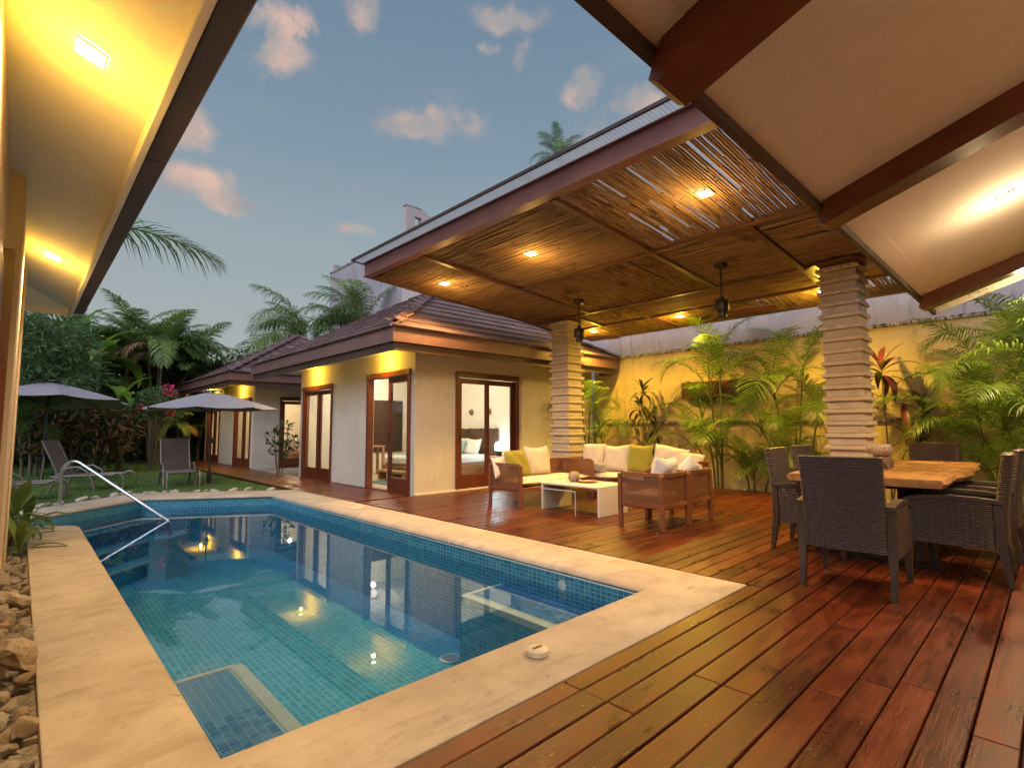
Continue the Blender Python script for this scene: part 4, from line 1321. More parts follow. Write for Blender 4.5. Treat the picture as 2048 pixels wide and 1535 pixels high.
def cane_panel(t, p0, p1, z0, z1, curve=0.0):
    """wood rimmed cane panel between two points, upright"""
    p0, p1 = Vector(p0), Vector(p1)
    d = (p1 - p0); L = d.length; d.normalize(); nn = Vector((-d.y, d.x))
    m = MB(); ft_ = MB(); fb_ = MB()
    N_ = 8
    pts = [p0 + d * (L * q / N_) + nn * (curve * math.sin(math.pi * q / N_)) for q in range(N_ + 1)]
    for q in range(N_):
        a, b = pts[q], pts[q + 1]
        m.quad((a.x, a.y, z0), (b.x, b.y, z0), (b.x, b.y, z1), (a.x, a.y, z1))
        for f, s_, h0, h1 in ((ft_, .016, z1 - .03, z1 + .012), (fb_, .014, z0 - .012, z0 + .03)):
            v = [(p.x + nn.x * o_, p.y + nn.y * o_, z) for z in (h0, h1) for p, o_ in ((a, -s_), (b, -s_), (b, s_), (a, s_))]
            f.add(v, [(0, 3, 2, 1), (4, 5, 6, 7), (0, 1, 5, 4), (1, 2, 6, 5), (2, 3, 7, 6), (3, 0, 4, 7)])
    obj('cane_panel', m, 'cane_mesh', t)
    obj('top_rail', ft_, 'cane_wood', t); obj('bottom_rail', fb_, 'cane_wood', t)
def leg_(t, x, y, h, s=.024):
    obj('leg', MB().box(-s, -s, 0, s, s, h, .004), 'cane_wood', t, loc=(x, y, 0))
def cane_sofa(name, label, loc, rz, L, D, cat='sofa', curved=.03):
    """local: faces +x, length along y, back at x=0"""
    t = thing(name, label, cat, loc, rz)
    h = .65
    e = .026
    for y in (e, L - e):
        leg_(t, e, y, h - .01); leg_(t, D - e, y, h - .01)
    if L > 1.2:
        leg_(t, D - e, L / 2, .30)
    obj('seat_frame', MB().box(.03, .045, .24, D - .03, L - .045, .30, .004), 'cane_wood', t)
    cane_panel(t, (e, .05), (e, L - .05), .27, h, curved)
    cane_panel(t, (.05, e), (D - .05, e), .27, h)
    cane_panel(t, (D - .05, L - e), (.05, L - e), .27, h)
    return t
def seat_pad(t, L, D, n_):
    w_ = (L - .1) / n_
    for k_ in range(n_):
        me = pillow_mesh(w_ - .01, D - .10, .13, 'white_cushion', 20 + k_)
        o = put('seat_cushion', me, t, (D / 2 + .02, .05 + w_ * (k_ + .5), .365))
        o.rotation_euler = Matrix.Rotation(math.pi / 2, 4, 'Y').to_euler()
sofa1 = cane_sofa('loveseat', 'two seat cane sided loveseat with white seat pad in front of the bungalow door', (5.44, 6.29, 0), -math.pi / 2, 1.78, .74)
seat_pad(sofa1, 1.78, .74, 1)
sofa2 = cane_sofa('sofa', 'long wooden sofa with white cushions along its back in front of the garden palms', (8.05, 3.55, 0), math.pi, .1 + 0, .1) if False else None
sofa2 = cane_sofa('sofa', 'long white cushioned sofa with its back to the garden palms', (8.02, 6.22, 0), math.pi, 2.35, .76)
seat_pad(sofa2, 2.35, .76, 2)
ch1 = cane_sofa('armchair', 'cane armchair nearest the coffee table, its side panel facing the pool', (5.38, 3.17, 0), math.pi / 2, .64, .62, 'armchair')
ch1.location = (6.02, 3.17, 0)
seat_pad(ch1, .64, .62, 1)
ch2 = cane_sofa('armchair', 'second cane armchair, to the right of the first with its back to the dining table', (6.68, 3.19, 0), math.pi / 2, .62, .62, 'armchair')
seat_pad(ch2, .62, .62, 1)
# cushions: lean towards -x of their own frame; rz turns the front
cushion('olive green cushion standing on the loveseat', (5.84, 6.02, .63), (.5, .46, .17), 'green_cushion', .30, -math.pi / 2, 1, roll=.12)
cushion('square white back cushion at the right end of the loveseat', (6.42, 6.14, .65), (.56, .48, .2), 'white_cushion', .16, -math.pi / 2, 2)
cushion('white cushion lying low behind the left arm of the loveseat', (5.60, 6.12, .58), (.36, .36, .17), 'white_cushion', .5, -math.pi / 2 - .3, 3)
W2 = math.pi
cushion('leftmost white cushion on the long sofa, beside the potted palm', (7.78, 6.00, .66), (.52, .5, .2), 'white_cushion', .26, W2, 4, roll=.05)
cushion('second white cushion from the left on the long sofa', (7.80, 5.50, .65), (.54, .48, .19), 'white_cushion', .24, W2, 5)
cushion('olive green cushion upright in the middle of the long sofa', (7.76, 4.98, .66), (.50, .50, .18), 'green_cushion', .2, W2, 6)
cushion('slumped white cushion to the right of the green one on the long sofa', (7.80, 4.45, .66), (.62, .46, .2), 'white_cushion', .3, W2, 7, roll=-.12)
cushion('crumpled white cushion at the right end of the long sofa', (7.78, 4.08, .60), (.42, .38, .2), 'white_cushion', .3, W2 + .2, 8, roll=-.1)
cushion('dark chevron patterned bolster lying on the long sofa seat', (7.46, 5.78, .50), (.62, .19, .19), 'chevron_cloth', .1, W2 + .1, 9, 'bolster')
cushion('white cushion propped in the armchair nearest the coffee table', (5.73, 3.34, .67), (.46, .34, .18), 'cool_cushion', .22, math.pi / 2, 10)
cushion('olive green cushion in the armchairs, beside the white one', (6.10, 3.60, .62), (.40, .36, .16), 'green_cushion', .35, math.pi / 2 + .4, 11)
cushion('small white cushion tipped on its corner in the right armchair', (6.50, 3.42, .63), (.32, .32, .16), 'cool_cushion', .3, math.pi / 2 - .2, 12, roll=.7)

# coffee tables
ct = thing('coffee_table', 'low white waterfall coffee table between the sofas', 'coffee table', (5.66, 4.28, 0))
obj('table_top', MB().box(0, 0, .372, .66, 1.06, .405, .006), 'white_laminate', ct)
for y0 in (0.0, 1.027): obj('side_panel', MB().box(.0, y0, 0, .66, y0 + .033, .3715, .005), 'white_laminate', ct)
gt = thing('glass_table', 'clear glass bent table nested under the white coffee table', 'coffee table', (5.58, 4.62, 0))
m = MB(); m.box(0, 0, .318, .42, .66, .330); m.box(0, 0, 0, .42, .012, .3175); m.box(0, .648, 0, .42, .66, .3175)
obj('glass_sheet', m, 'glass', gt)
m = MB(); m.box(-.0015, -.001, .317, .0, .661, .331); m.box(-.0015, -.001, 0, .0, .0125, .3165); obj('glass_edge', m, 'pool_fitting', gt)
def pot(label, loc, r_, h_, mat='ceramic', cat='pot'):
    t = thing('round_pot', label, cat, loc)
    pr = [(0, 0), (r_ * .55, 0), (r_ * .86, h_ * .22), (r_, h_ * .5), (r_ * .9, h_ * .78), (r_ * .55, h_ * .97), (r_ * .45, h_), (r_ * .4, h_ * .95), (0, h_ * .8)]
    obj('body', MB().lathe(pr, 24), mat, t, True, 60)
    return t
pot('nearer round clay pot on the white coffee table', (5.98, 4.98, .406), .085, .13)
pot('farther round clay pot on the white coffee table', (6.22, 5.17, .406), .09, .125)
tr_ = thing('tray', 'dark leaf shaped tray on the white coffee table beside the pots', 'tray', (6.05, 4.78, .406), .3)
obj('dish', MB().lathe([(0, 0), (.11, .002), (.15, .018), (.155, .022), (.148, .022), (.10, .010), (0, .008)], 24), 'gutter_brown', tr_, True)

# ------------------------------------------------------------------ dining set
tb = thing('dining_table', 'live edge wooden dining table with dark metal legs ringed by wicker chairs', 'dining table', (5.25, .64, 0))
TLn, TWd = 2.95, 1.17
def edge(seed, n_=26):
    r_ = random.Random(seed); ph = [r_.uniform(0, 6.28) for _ in range(4)]
    return [.028 * math.sin(3.2 * q / n_ * 2 + ph[0]) + .016 * math.sin(9 * q / n_ * 2 + ph[1]) + .007 * math.sin(23 * q / n_ * 2 + ph[2]) for q in range(n_ + 1)]
e0, e1 = edge(3), edge(5)
loop = [(TLn * q / 26 + (.05 if q == 0 else 0), e0[q]) for q in range(27)] + [(TLn * q / 26 + (.0 if q == 0 else 0), TWd + e1[q]) for q in range(26, -1, -1)]
m = MB()
n_ = len(loop)
def ins(p, d):
    return (min(max(p[0], d), TLn - d), min(max(p[1], -.05), TWd + .05))
v = [(x, y, .700) for x, y in loop] + [(x + (.0), y + (-.022 if y < .6 else .022), .738) for x, y in loop] + [(x, y, .765) for x, y in loop]
fs = [tuple(range(n_ - 1, -1, -1)), tuple(range(2 * n_, 3 * n_))]
for r_ in range(2): fs += [(r_ * n_ + i, r_ * n_ + (i + 1) % n_, r_ * n_ + n_ + (i + 1) % n_, r_ * n_ + n_ + i) for i in range(n_)]
m.add(v, fs); obj('table_top', m, 'table_wood', tb)
for x in (.42, 2.5):
    for y, s_ in ((.16, -1), (1.0, 1)):
        l = MB()
        a, b = Vector((x, y - s_ * .06, .684)), Vector((x, y + s_ * .02, 0))
        l.add([(p.x + dx, p.y + dy, p.z) for p in (b, a) for dx, dy in ((-.045, -.02), (.045, -.02), (.045, .02), (-.045, .02))], [(0, 3, 2, 1), (4, 5, 6, 7)] + [(i, (i + 1) % 4, 4 + (i + 1) % 4, 4 + i) for i in range(4)])
        obj('leg', l, 'dark_metal', tb)
    obj('leg_brace', MB().box(x - .045, .20, .645, x + .045, .97, .683), 'dark_metal', tb)
    obj('leg_brace', MB().box(x - .045, .20, 0.0, x + .045, .97, .025), 'dark_metal', tb)

def weave_slab(w_, t_, h_, cols, rows, amp=.0058, fn=None, shape=None):
    """rounded slab w wide (y), t thick (x), h high (z), woven all round"""
    per = [(-t_ / 2, -w_ / 2 + t_ * .4), (-t_ / 2, w_ / 2 - t_ * .4), (-t_ * .3, w_ / 2), (t_ * .3, w_ / 2), (t_ / 2, w_ / 2 - t_ * .4), (t_ / 2, -w_ / 2 + t_ * .4), (t_ * .3, -w_ / 2), (-t_ * .3, -w_ / 2)]
    per = [Vector(p) for p in per]; seg = []; tot = 0
    for i in range(8):
        a, b = per[i], per[(i + 1) % 8]; seg.append((tot, a, b)); tot += (b - a).length
    def at(u):
        d = (u % 1.0) * tot
        for s0, a, b in reversed(seg):
            if d >= s0 - 1e-9:
                L = (b - a).length; k_ = (d - s0) / L
                p = a.lerp(b, k_); t = (b - a) / L
                return p, Vector((t.y, -t.x)) * -1
        return per[0], Vector((-1, 0))
    nu, nv = cols * 4, rows * 3
    m = MB()
    def f(u, v):
        p, nn = at(u)
        if nn.dot(p) < 0: nn = -nn
        row = min(int(v * rows), rows - 1); fr = v * rows - row
        edge_ = [0.0, 1.0, 1.0][int(round(fr * 3)) % 3]
        ph = abs(math.sin(math.pi * u * cols)) * (1.15 if row % 2 else .8)
        d = amp * (-.25 + 1.15 * ph) * edge_ - (amp * 1.3 if edge_ == 0 else 0)
        q = Vector((p.x + nn.x * d, p.y + nn.y * d, v * h_))
        return tuple(shape(q)) if shape else tuple(q)
    m.grid(f, nu, nv, True)
    # caps
    b0 = len(m.v)
    m.f.append(tuple(range(nv * nu, nv * nu + nu))); m.uv.append(None)
    m.f.append(tuple(range(nu - 1, -1, -1))); m.uv.append(None)
    return m
def wicker_chair(label, loc, rz):
    t = thing('wicker_chair', label, 'chair', loc, rz, 'wicker dining chairs around the table')
    lean = lambda q: Vector((q.x - .16 * max(0, (q.z - .18)) ** 1.15 * .9 + .02, q.y * (1 + .05 * q.z), q.z + .30))
    obj('backrest', weave_slab(.52, .07, .68, 32, 44, shape=lean), 'wicker', t, True, 75)
    for s_ in (-1, 1):
        side = weave_slab(.50, .05, .36, 26, 24)
        side.xf(Matrix.Translation((.31, s_ * .285, .265)) @ Matrix.Rotation(math.pi / 2, 4, 'Z'))
        obj('side_panel', side, 'wicker', t, True, 75)
        a = MB()
        pr = [(.0, .632), (.15, .648), (.34, .655), (.50, .640), (.60, .612), (.615, .59)]
        for i in range(len(pr) - 1):
            (xa, za), (xb, zb) = pr[i], pr[i + 1]
            wd = .030 + .006 * i / 5
            v = [(x, s_ * .285 + y, z - dz) for x, z in ((xa, za), (xb, zb)) for y, dz in ((-wd, .028), (wd, .028), (wd, 0), (-wd, 0))]
            a.add(v, [(0, 1, 5, 4), (1, 2, 6, 5), (2, 3, 7, 6), (3, 0, 4, 7)] + ([(0, 3, 2, 1)] if i == 0 else []) + ([(4, 5, 6, 7)] if i == len(pr) - 2 else []))
        obj('armrest', a, 'chair_leg', t)
        for x, tx in ((.03, -.045), (.575, .02)):
            l = MB()
            v = []
            for z, k_, hw in ((0, 1.0, .017), (.30, 0, .026), (.60, -.05, .022)):
                cx = x + tx * k_
                v += [(cx - hw, s_ * .285 - hw, z), (cx + hw, s_ * .285 - hw, z), (cx + hw, s_ * .285 + hw, z), (cx - hw, s_ * .285 + hw, z)]
            l.add(v, [(0, 3, 2, 1), (8, 9, 10, 11)] + [(r_ * 4 + i, r_ * 4 + (i + 1) % 4, r_ * 4 + 4 + (i + 1) % 4, r_ * 4 + 4 + i) for r_ in range(2) for i in range(4)])
            obj('leg', l, 'chair_leg', t)
    seat = weave_slab(.52, .50, .15, 50, 10)
    seat.xf(Matrix.Translation((.31, 0, .29)))
    obj('seat', seat, 'wicker', t, True, 75)
    return t
c0 = wicker_chair('wicker armchair nearest the camera, at the near end of the table with its back turned', (4.42, 1.13, 0), 0.02)
copy_tree(c0, (5.78, 2.02, 0), -math.pi / 2 + .03, 'left wicker armchair at the table corner closest to the near chair')
copy_tree(c0, (6.68, 2.06, 0), -math.pi / 2 - .04, 'wicker armchair on the sofa side of the table, the one farther from the pool')
copy_tree(c0, (8.66, 1.14, 0), math.pi, 'wicker armchair at the far head of the table, facing the camera')
copy_tree(c0, (5.66, .33, 0), math.pi / 2 + .03, 'wicker armchair on the right side of the table, nearer one of the pair')
copy_tree(c0, (6.62, .30, 0), math.pi / 2 - .02, 'wicker armchair on the right side of the table, farther one of the pair')
sp = thing('table_sculpture', 'carved round bowl balanced on a driftwood stump on the dining table', 'sculpture', (6.45, 1.27, .766))
st = MB()
st.grid(lambda u, v: ((.115 + .03 * math.sin(3 * u * 6.283 + 4 * v) + .02 * math.sin(7 * u * 6.283)) * math.cos(u * 6.283) * (1 - .35 * v ** 2), (.10 + .025 * math.cos(2 * u * 6.283 + 3 * v)) * math.sin(u * 6.283) * (1 - .3 * v ** 2), .12 * v), 24, 6, True)
k_ = 6 * 24; st.f.append(tuple(range(k_, k_ + 24))); st.uv.append(None)
obj('stump', st, 'driftwood', sp, True, 60)
obj('bowl', MB().lathe([(0, .112), (.05, .112), (.085, .14), (.098, .18), (.09, .22), (.075, .245), (.068, .248), (.068, .235), (0, .19)], 24), 'carved', sp, True, 60)
obj('shell', MB().lathe([(0, .14), (.04, .15), (.062, .185), (.05, .225), (.02, .235), (0, .235)], 16, (.10, .10, 0)), 'carved', sp, True, 60)

# ------------------------------------------------------------------ bedroom interior
bed = thing('bed', 'bed with white linen and wooden base seen through the bungalow doors', 'bed', (6.45, 9.75, 0))
obj('base', MB().box(0, 0, .12, 2.05, 1.65, .34, .01), 'bed_wood', bed)
obj('mattress', MB().box(.01, .01, .341, 2.04, 1.64, .56, .06), 'linen', bed, True)
obj('throw', MB().box(.25, -.002, .36, .72, 1.652, .568, .05), 'teal_linen', bed)
obj('plinth', MB().box(.1, .1, .005, 1.95, 1.55, .119), 'louver_wood', bed)
hb = thing('headboard', 'headboard of dark vertical sticks standing behind the bed', 'headboard', (8.56, 9.5, 0))
stm = MB().tube([(0, 0, 0), (.004, .004, .6), (0, -.003, 1.18)], .017, 6).mesh('stick', 'stick_wood', True)
for k_ in range(54): put('stick', stm, hb, (rnd.uniform(-.008, .008), .03 + k_ * .036, rnd.uniform(0, .02)), (0, 0, rnd.uniform(0, 6)))
cushion('pale bed pillow with blue sheen at the left of the headboard', (8.30, 10.75, .74), (.55, .42, .18), 'linen', .35, math.pi, 31, 'pillow')
cushion('pale bed pillow at the near end of the headboard', (8.28, 10.18, .74), (.55, .42, .18), 'linen', .35, math.pi, 32, 'pillow')
cushion('teal patterned pillow in front of the bed pillows', (8.10, 10.5, .72), (.42, .38, .15), 'teal_linen', .4, math.pi, 33, 'pillow')
for y, r_, l in ((10.62, .085, 'left straw hat hung on the bedroom wall'), (9.92, .095, 'right straw hat hung on the bedroom wall')):
    tag(obj('straw_hat', MB().lathe([(0, .07), (r_ * .5, .065), (r_ * .6, .02), (r_, .008), (r_, 0)], 24), 'basket', None, True, loc=(8.615, y, 1.62), rot=(0, -math.pi / 2, 0)), l, 'hat')
nt = thing('bedside_table', 'small bedside table under the bright lamp', 'bedside table', (8.12, 8.95, 0))
obj('top', MB().box(0, 0, .5, .45, .55, .53, .004), 'bed_wood', nt)
for x in (.03, .42):
    for y in (.03, .52): obj('leg', MB().box(x - .02, y - .02, 0.005, x + .02, y + .02, .5), 'bed_wood', nt)
bl = thing('table_lamp', 'lit white lamp on the bedside table behind the glass door', 'lamp', (8.34, 9.24, .531))
obj('base', MB().box(-.05, -.05, 0, .05, .05, .13, .006), 'dark_metal', bl)
obj('lamp_shade', MB().lathe([(.10, .14), (.105, .2), (.10, .28), (.07, .335), (0, .345)], 20), 'lamp_cool', bl, True)
lamp(bl, 'POINT', (-.16, 0, .28), 6, (.75, .92, 1.0), size=.1)
for (y, z, w_, h_) in ((8.80, 1.33, .11, .16), (8.93, 1.08, .07, .12), (8.70, 1.08, .06, .13)):
    tag(obj('wall_frame', MB().box(-.012, -w_ / 2, -h_ / 2, 0, w_ / 2, h_ / 2, .003), 'pool_fitting', None, loc=(8.618, y, z)),
        {1.33: 'uppermost small picture on the bedroom wall above the lamp'}.get(z, 'small dark picture on the bedroom wall, ' + ('left' if y > 8.8 else 'right') + ' of the lower two'), 'picture')
rg = tag(obj('rug', MB().prism([(5.75, 9.55), (6.4, 9.5), (6.42, 10.9), (5.7, 10.95)], .005, .02), 'teal_rug'), 'teal rug on the bedroom floor just inside the open door', 'rug')
bn = thing('bed_bench', 'low wooden bench at the foot of the bed', 'bench', (6.12, 9.9, 0))
obj('seat', MB().box(0, 0, .2, .26, 1.2, .25, .006), 'bed_wood', bn)
for y in (.05, 1.1): obj('leg', MB().box(.03, y, .021, .23, y + .05, .2), 'bed_wood', bn)
lvw = thing('louver_shutter', 'dark louvred shutter panel on the back wall of the bedroom', 'shutter', (6.15, 13.125, .55))
obj('frame', MB().box(0, -.03, 0, 1.9, 0, 1.45), 'louver_wood', lvw)
sl = MB().box(.05, -.045, 0, 1.85, -.031, .012).mesh('slat', 'stick_wood')
for k_ in range(38): put('slat', sl, lvw, (0, 0, .03 + k_ * .037))
cs = thing('console_table', 'narrow wooden console table inside the left glass doors of the bungalow', 'table', (5.95, 12.3, 0))
obj('top', MB().box(0, 0, .72, 1.1, .38, .76, .004), 'bed_wood', cs)
for x in (.04, .5, 1.06):
    for y in (.04, .34): obj('leg', MB().box(x - .03, y - .025, .005, x + .03, y + .025, .72), 'bed_wood', cs)
pot('round carved wooden ball vase on the console table', (6.35, 12.48, .761), .11, .24, 'driftwood', 'vase')
def room_lamp(x, y, z, label, e, c=(1.0, .80, .55)):
    t = thing('room_lamp', label, 'lamp', (x, y, z))
    obj('ceiling_rose', MB().lathe([(.06, -.02), (.06, 0), (0, 0)], 16), 'white_plastic', t)
    obj('globe', MB().lathe([(0, -.2), (.06, -.185), (.09, -.14), (.09, -.1), (.06, -.05), (.03, -.0205)], 20), 'lamp_room', t, True)
    lamp(t, 'POINT', (0, 0, -.32), e, c, size=.05)
room_lamp(7.0, 9.6, 2.588, 'globe lamp on the bedroom ceiling above the bed', 36)
room_lamp(6.6, 12.0, 2.588, 'globe lamp on the ceiling behind the left doors of the bungalow', 36)
room_lamp(7.0, 18.6, 2.548, 'globe lamp in the near room of the garden wing', 36, (1.0, .72, .4))
room_lamp(7.0, 21.4, 2.548, 'globe lamp in the far room of the garden wing', 30, (1.0, .72, .4))
wb = thing('wing_sofa', 'sofa with orange throw inside the garden wing', 'sofa', (6.9, 18.2, 0))
obj('base', MB().box(0, 0, .05, 1.6, .8, .4, .03), 'bed_wood', wb); obj('cushion_back', MB().box(0, .62, .401, 1.6, .85, .85, .05), 'linen', wb); obj('throw', MB().box(.2, -.01, .3, .8, .61, .46, .03), 'orange_cloth', wb)
wt_ = thing('wing_table', 'small wooden table with chairs just inside the garden wing door', 'table', (5.9, 18.0, 0))
obj('top', MB().box(0, 0, .7, .7, .5, .74), 'bed_wood', wt_)
for x in (.04, .66):
    for y in (.04, .46): obj('leg', MB().box(x - .02, y - .02, 0.004, x + .02, y + .02, .7), 'bed_wood', wt_)

# ------------------------------------------------------------------ umbrellas and loungers
def umbrella(label, loc, rad, ztop, zrim, tilt=(0, 0, 0), rz=.2):
    t = thing('garden_umbrella', label, 'umbrella', loc, 0, 'grey umbrellas on the lawn')
    t.rotation_euler = (*tilt[:2], rz)
    obj('pole', MB().tube([(0, 0, 0), (0, 0, ztop + .03)], .02, 10), 'umbrella_pole', t, True)
    obj('foot', MB().lathe([(.0, .02), (.05, .02), (.045, .25), (.025, .26), (0, .26)], 12), 'umbrella_pole', t, True)
    ck = MB(); ck.box(-.035, -.035, .93, .035, .035, 1.06, .008); ck.tube([(.0, -.03, 1.0), (.02, -.09, 1.0), (.05, -.10, .95)], .008, 6)
    obj('crank', ck, 'umbrella_pole', t)
    N_ = 8
    m = MB()
    def cpt(k_, r_):
        a = 2 * math.pi * k_ / N_
        kk = r_ / rad
        z = ztop - (ztop - zrim) * (kk ** 1.12)
        return Vector((math.cos(a) * r_, math.sin(a) * r_, z))
    RS = [.12, .35, .6, .85, 1.0]
    for k_ in range(N_):
        sub = 5
        rows = []
        for f_ in RS:
            a_, b_ = cpt(k_, f_ * rad), cpt(k_ + 1, f_ * rad)
            row = []
            for q in range(sub + 1):
                p = a_.lerp(b_, q / sub); sag = math.sin(math.pi * q / sub)
                p.z -= .035 * f_ * sag
                if f_ == 1.0: p *= 1; p.x *= 1 - .035 * sag; p.y *= 1 - .035 * sag
                row.append(p)
            rows.append(row)
        vs = [tuple(p) for r_ in rows for p in r_]
        m.add(vs, [(j * (sub + 1) + i, j * (sub + 1) + i + 1, (j + 1) * (sub + 1) + i + 1, (j + 1) * (sub + 1) + i) for j in range(len(RS) - 1) for i in range(sub)])
    cn = obj('canopy', m, 'umbrella_cloth', t, True, 30)
    v_ = MB()
    for k_ in range(N_):
        a, b, a2, b2 = cpt(k_, .16 * rad), cpt(k_ + 1, .16 * rad), cpt(k_, .02), cpt(k_ + 1, .02)
        u_ = Vector((0, 0, .045)); md = (a + b) / 2 + Vector((0, 0, .075))
        v_.add([tuple(a + u_), tuple(md), tuple(b + u_), tuple(b2 + u_), tuple(a2 + u_)], [(0, 1, 2, 3, 4)])
    obj('vent', v_, 'umbrella_cloth', cn)
    for k_ in range(N_):
        a, b = cpt(k_, .04), cpt(k_, rad * .99)
        md = cpt(k_, rad * .5)
        dn = Vector((0, 0, -.018))
        rb = obj('rib', MB().tube([a + dn, md + dn, b + dn], .007, 5), 'umbrella_pole', t)
        obj('strut', MB().tube([md + dn, Vector((0, 0, zrim - .12))], .006, 5), 'umbrella_pole', rb)
umbrella('grey umbrella with its black pole on the lawn, in front of the garden wing', (3.25, 13.65, -.05), 1.42, 2.14, 1.74, (0, 0), .35)
umbrella('grey umbrella farther left, partly hidden by the overhanging bush', (.42, 16.4, -.05), 1.62, 2.42, 1.95, (R(-3), R(1.5)), .1)

def lounger(label, loc, rz, back=62):
    """local: foot at y=0, head towards +y"""
    t = thing('sun_lounger', label, 'sun lounger', loc, rz, 'brown sling loungers on the lawn')
    W_, SH_, L_, HB = .60, .33, 1.28, .78
    ba = R(back)
    def rail(x):
        f = MB()
        f.tube([(x, .0, 0), (x, .0, .22), (x, .03, .315), (x, .10, .355), (x, .20, .34)], .021, 8)
        f.tube([(x, .17, .32), (x, .5, SH_ - .01), (x, L_, SH_ - .02)], .018, 8)
        f.tube([(x, .52, 0), (x, .55, .2), (x, .66, .40), (x, .82, .50), (x, 1.0, .48), (x, 1.16, .33), (x, 1.26, .1), (x, 1.30, 0)], .021, 8)
        f.tube([(x * .94, L_ - .12, SH_), (x * .94, L_ - .12 + math.cos(ba) * HB, SH_ + math.sin(ba) * HB)], .017, 8)
        return f
    for s_ in (-1, 1): obj('side_rail', rail(s_ * W_ / 2), 'lounger_frame', t, True)
    cr = MB(); cr.tube([(-W_ / 2, .1, .32), (W_ / 2, .1, .32)], .014, 8); cr.tube([(-W_ / 2, L_ - .05, .29), (W_ / 2, L_ - .05, .29)], .014, 8)
    cr.tube([(-.25, L_ + .2, .02), (-.25, L_ - .02 + math.cos(ba) * .42, SH_ + math.sin(ba) * .42)], .012, 6); cr.tube([(.25, L_ + .2, .02), (.25, L_ - .02 + math.cos(ba) * .42, SH_ + math.sin(ba) * .42)], .012, 6)
    obj('cross_bar', cr, 'lounger_frame', t, True)
    hw = W_ / 2 - .03
    s1 = MB()
    def slab(pts, th=.008):
        n_ = len(pts)
        v = [(sx, y, z + dz) for dz in (0, th) for sx in (-hw, hw) for y, z in pts]
        fs = []
        for i in range(n_ - 1):
            fs += [(i, i + 1, n_ + i + 1, n_ + i), (2 * n_ + i, 3 * n_ + i, 3 * n_ + i + 1, 2 * n_ + i + 1)]
            fs += [(i, 2 * n_ + i, 2 * n_ + i + 1, i + 1), (n_ + i, n_ + i + 1, 3 * n_ + i + 1, 3 * n_ + i)]
        fs += [(0, n_, 3 * n_, 2 * n_), (n_ - 1, 3 * n_ - 1, 4 * n_ - 1, 2 * n_ - 1)]
        return MB().add(v, fs)
    obj('seat', slab([(.06, .325), (.35, .315), (.7, .31), (L_ - .14, .325)]), 'sling', t)
    b0_ = (L_ - .13, .33)
    obj('backrest', slab([(b0_[0] + math.cos(ba) * q * HB + .02 * math.sin(3.1 * q), b0_[1] + math.sin(ba) * q * HB) for q in (0.0, .25, .5, .75, 1.0)]), 'sling', t)
    return t
l0 = lounger('brown sling lounger under the umbrella, facing the camera', (2.62, 13.02, -.05), R(-3), 66)
copy_tree(l0, (1.78, 13.85, -.05), R(62), 'brown sling lounger seen from the side behind the handrail')
copy_tree(l0, (.66, 12.75, -.05), R(80), 'brown sling lounger at the far left, mostly hidden by the strap leaf plant')
# ------------------------------------------------------------------ plants
def frond_mesh(name, mat, L, n_, leaf_l, rise, droop, seed, wid=.022, fall=.55, spread=.75, start=.2, stemw=.012):
    """feather leaf: starts at the origin going up along +x, bends over; leaflets both sides"""
    r_ = random.Random(seed)
    K = 16
    P = [Vector((0, 0, 0))]; TN = []
    for i in range(K):
        a = rise - droop * ((i + .5) / K) ** 1.35
        t = Vector((math.cos(a), 0, math.sin(a))); TN.append(t)
        P.append(P[-1] + t * (L / K))
    TN.append(TN[-1])
    def at(u):
        k_ = min(int(u * K), K - 1); f = u * K - k_
        return P[k_].lerp(P[k_ + 1], f), TN[k_]
    m = MB()
    m.tube(P, [stemw * (1 - .85 * i / K) for i in range(K + 1)], 4)
    vs, fs = [], []
    for i in range(n_):
        u = start + (1 - start) * (i + .5) / n_
        for s_ in (-1, 1):
            p, t = at(min(.999, u + r_.uniform(-.006, .006)))
            prof = math.sin(math.pi * min(1, (u - start) / (1 - start) * .86 + .12)) ** .75
            l = leaf_l * (prof * .9 + .1) * r_.uniform(.85, 1.08)
            side = Vector((0, s_, 0))
            up = side.cross(t) * s_
            if up.z < 0: up = -up
            d = (t * (.35 + .75 * u ** 2) + side * spread + up * r_.uniform(.12, .38)).normalized()
            g_ = Vector((0, 0, -1))
            fl = fall * r_.uniform(.75, 1.3)
            q1 = p + d * l * .38 + g_ * l * .05 * fl
            q2 = p + d * l * .72 + g_ * l * .25 * fl
            q3 = p + d * l * .95 + g_ * l * .58 * fl
            wv = d.cross(up).normalized()
            w_ = wid * (.5 + .5 * prof)
            b_ = len(vs)
            vs += [p - wv * w_ * .35, p + wv * w_ * .35, q1 - wv * w_ * .5, q1 + wv * w_ * .5, q2 - wv * w_ * .4, q2 + wv * w_ * .4, q3]
            fs += [(b_, b_ + 1, b_ + 3, b_ + 2), (b_ + 2, b_ + 3, b_ + 5, b_ + 4), (b_ + 4, b_ + 5, b_ + 6)]
    m.add([tuple(v) for v in vs], fs)
    return m.mesh(name, mat, True, 180)
FR = {}
def fronds(key, mat, L, n_, ll, wid, fall, kinds=4, spread=.75, start=.2):
    FR[key] = [frond_mesh('frond', mat, L * (1 + .06 * (i - 1.5)), n_, ll, R(78 - 8 * i), R(70 + 22 * i), 50 + i, wid, fall, spread, start) for i in range(kinds)]
fronds('areca', 'palm_leaf', 1.5, 30, .47, .021, .65)
fronds('arecasmall', 'palm_leaf', .95, 22, .33, .0165, .65)
fronds('big', 'palm_leaf', 2.1, 38, .56, .025, .7)
fronds('dark', 'dark_palm_leaf', 2.4, 46, .60, .036, .8)
fronds('tall', 'dark_palm_leaf', 2.9, 56, .78, .029, 1.05)
fronds('dry', 'dry_leaf', 1.5, 26, .42, .04, 1.1)

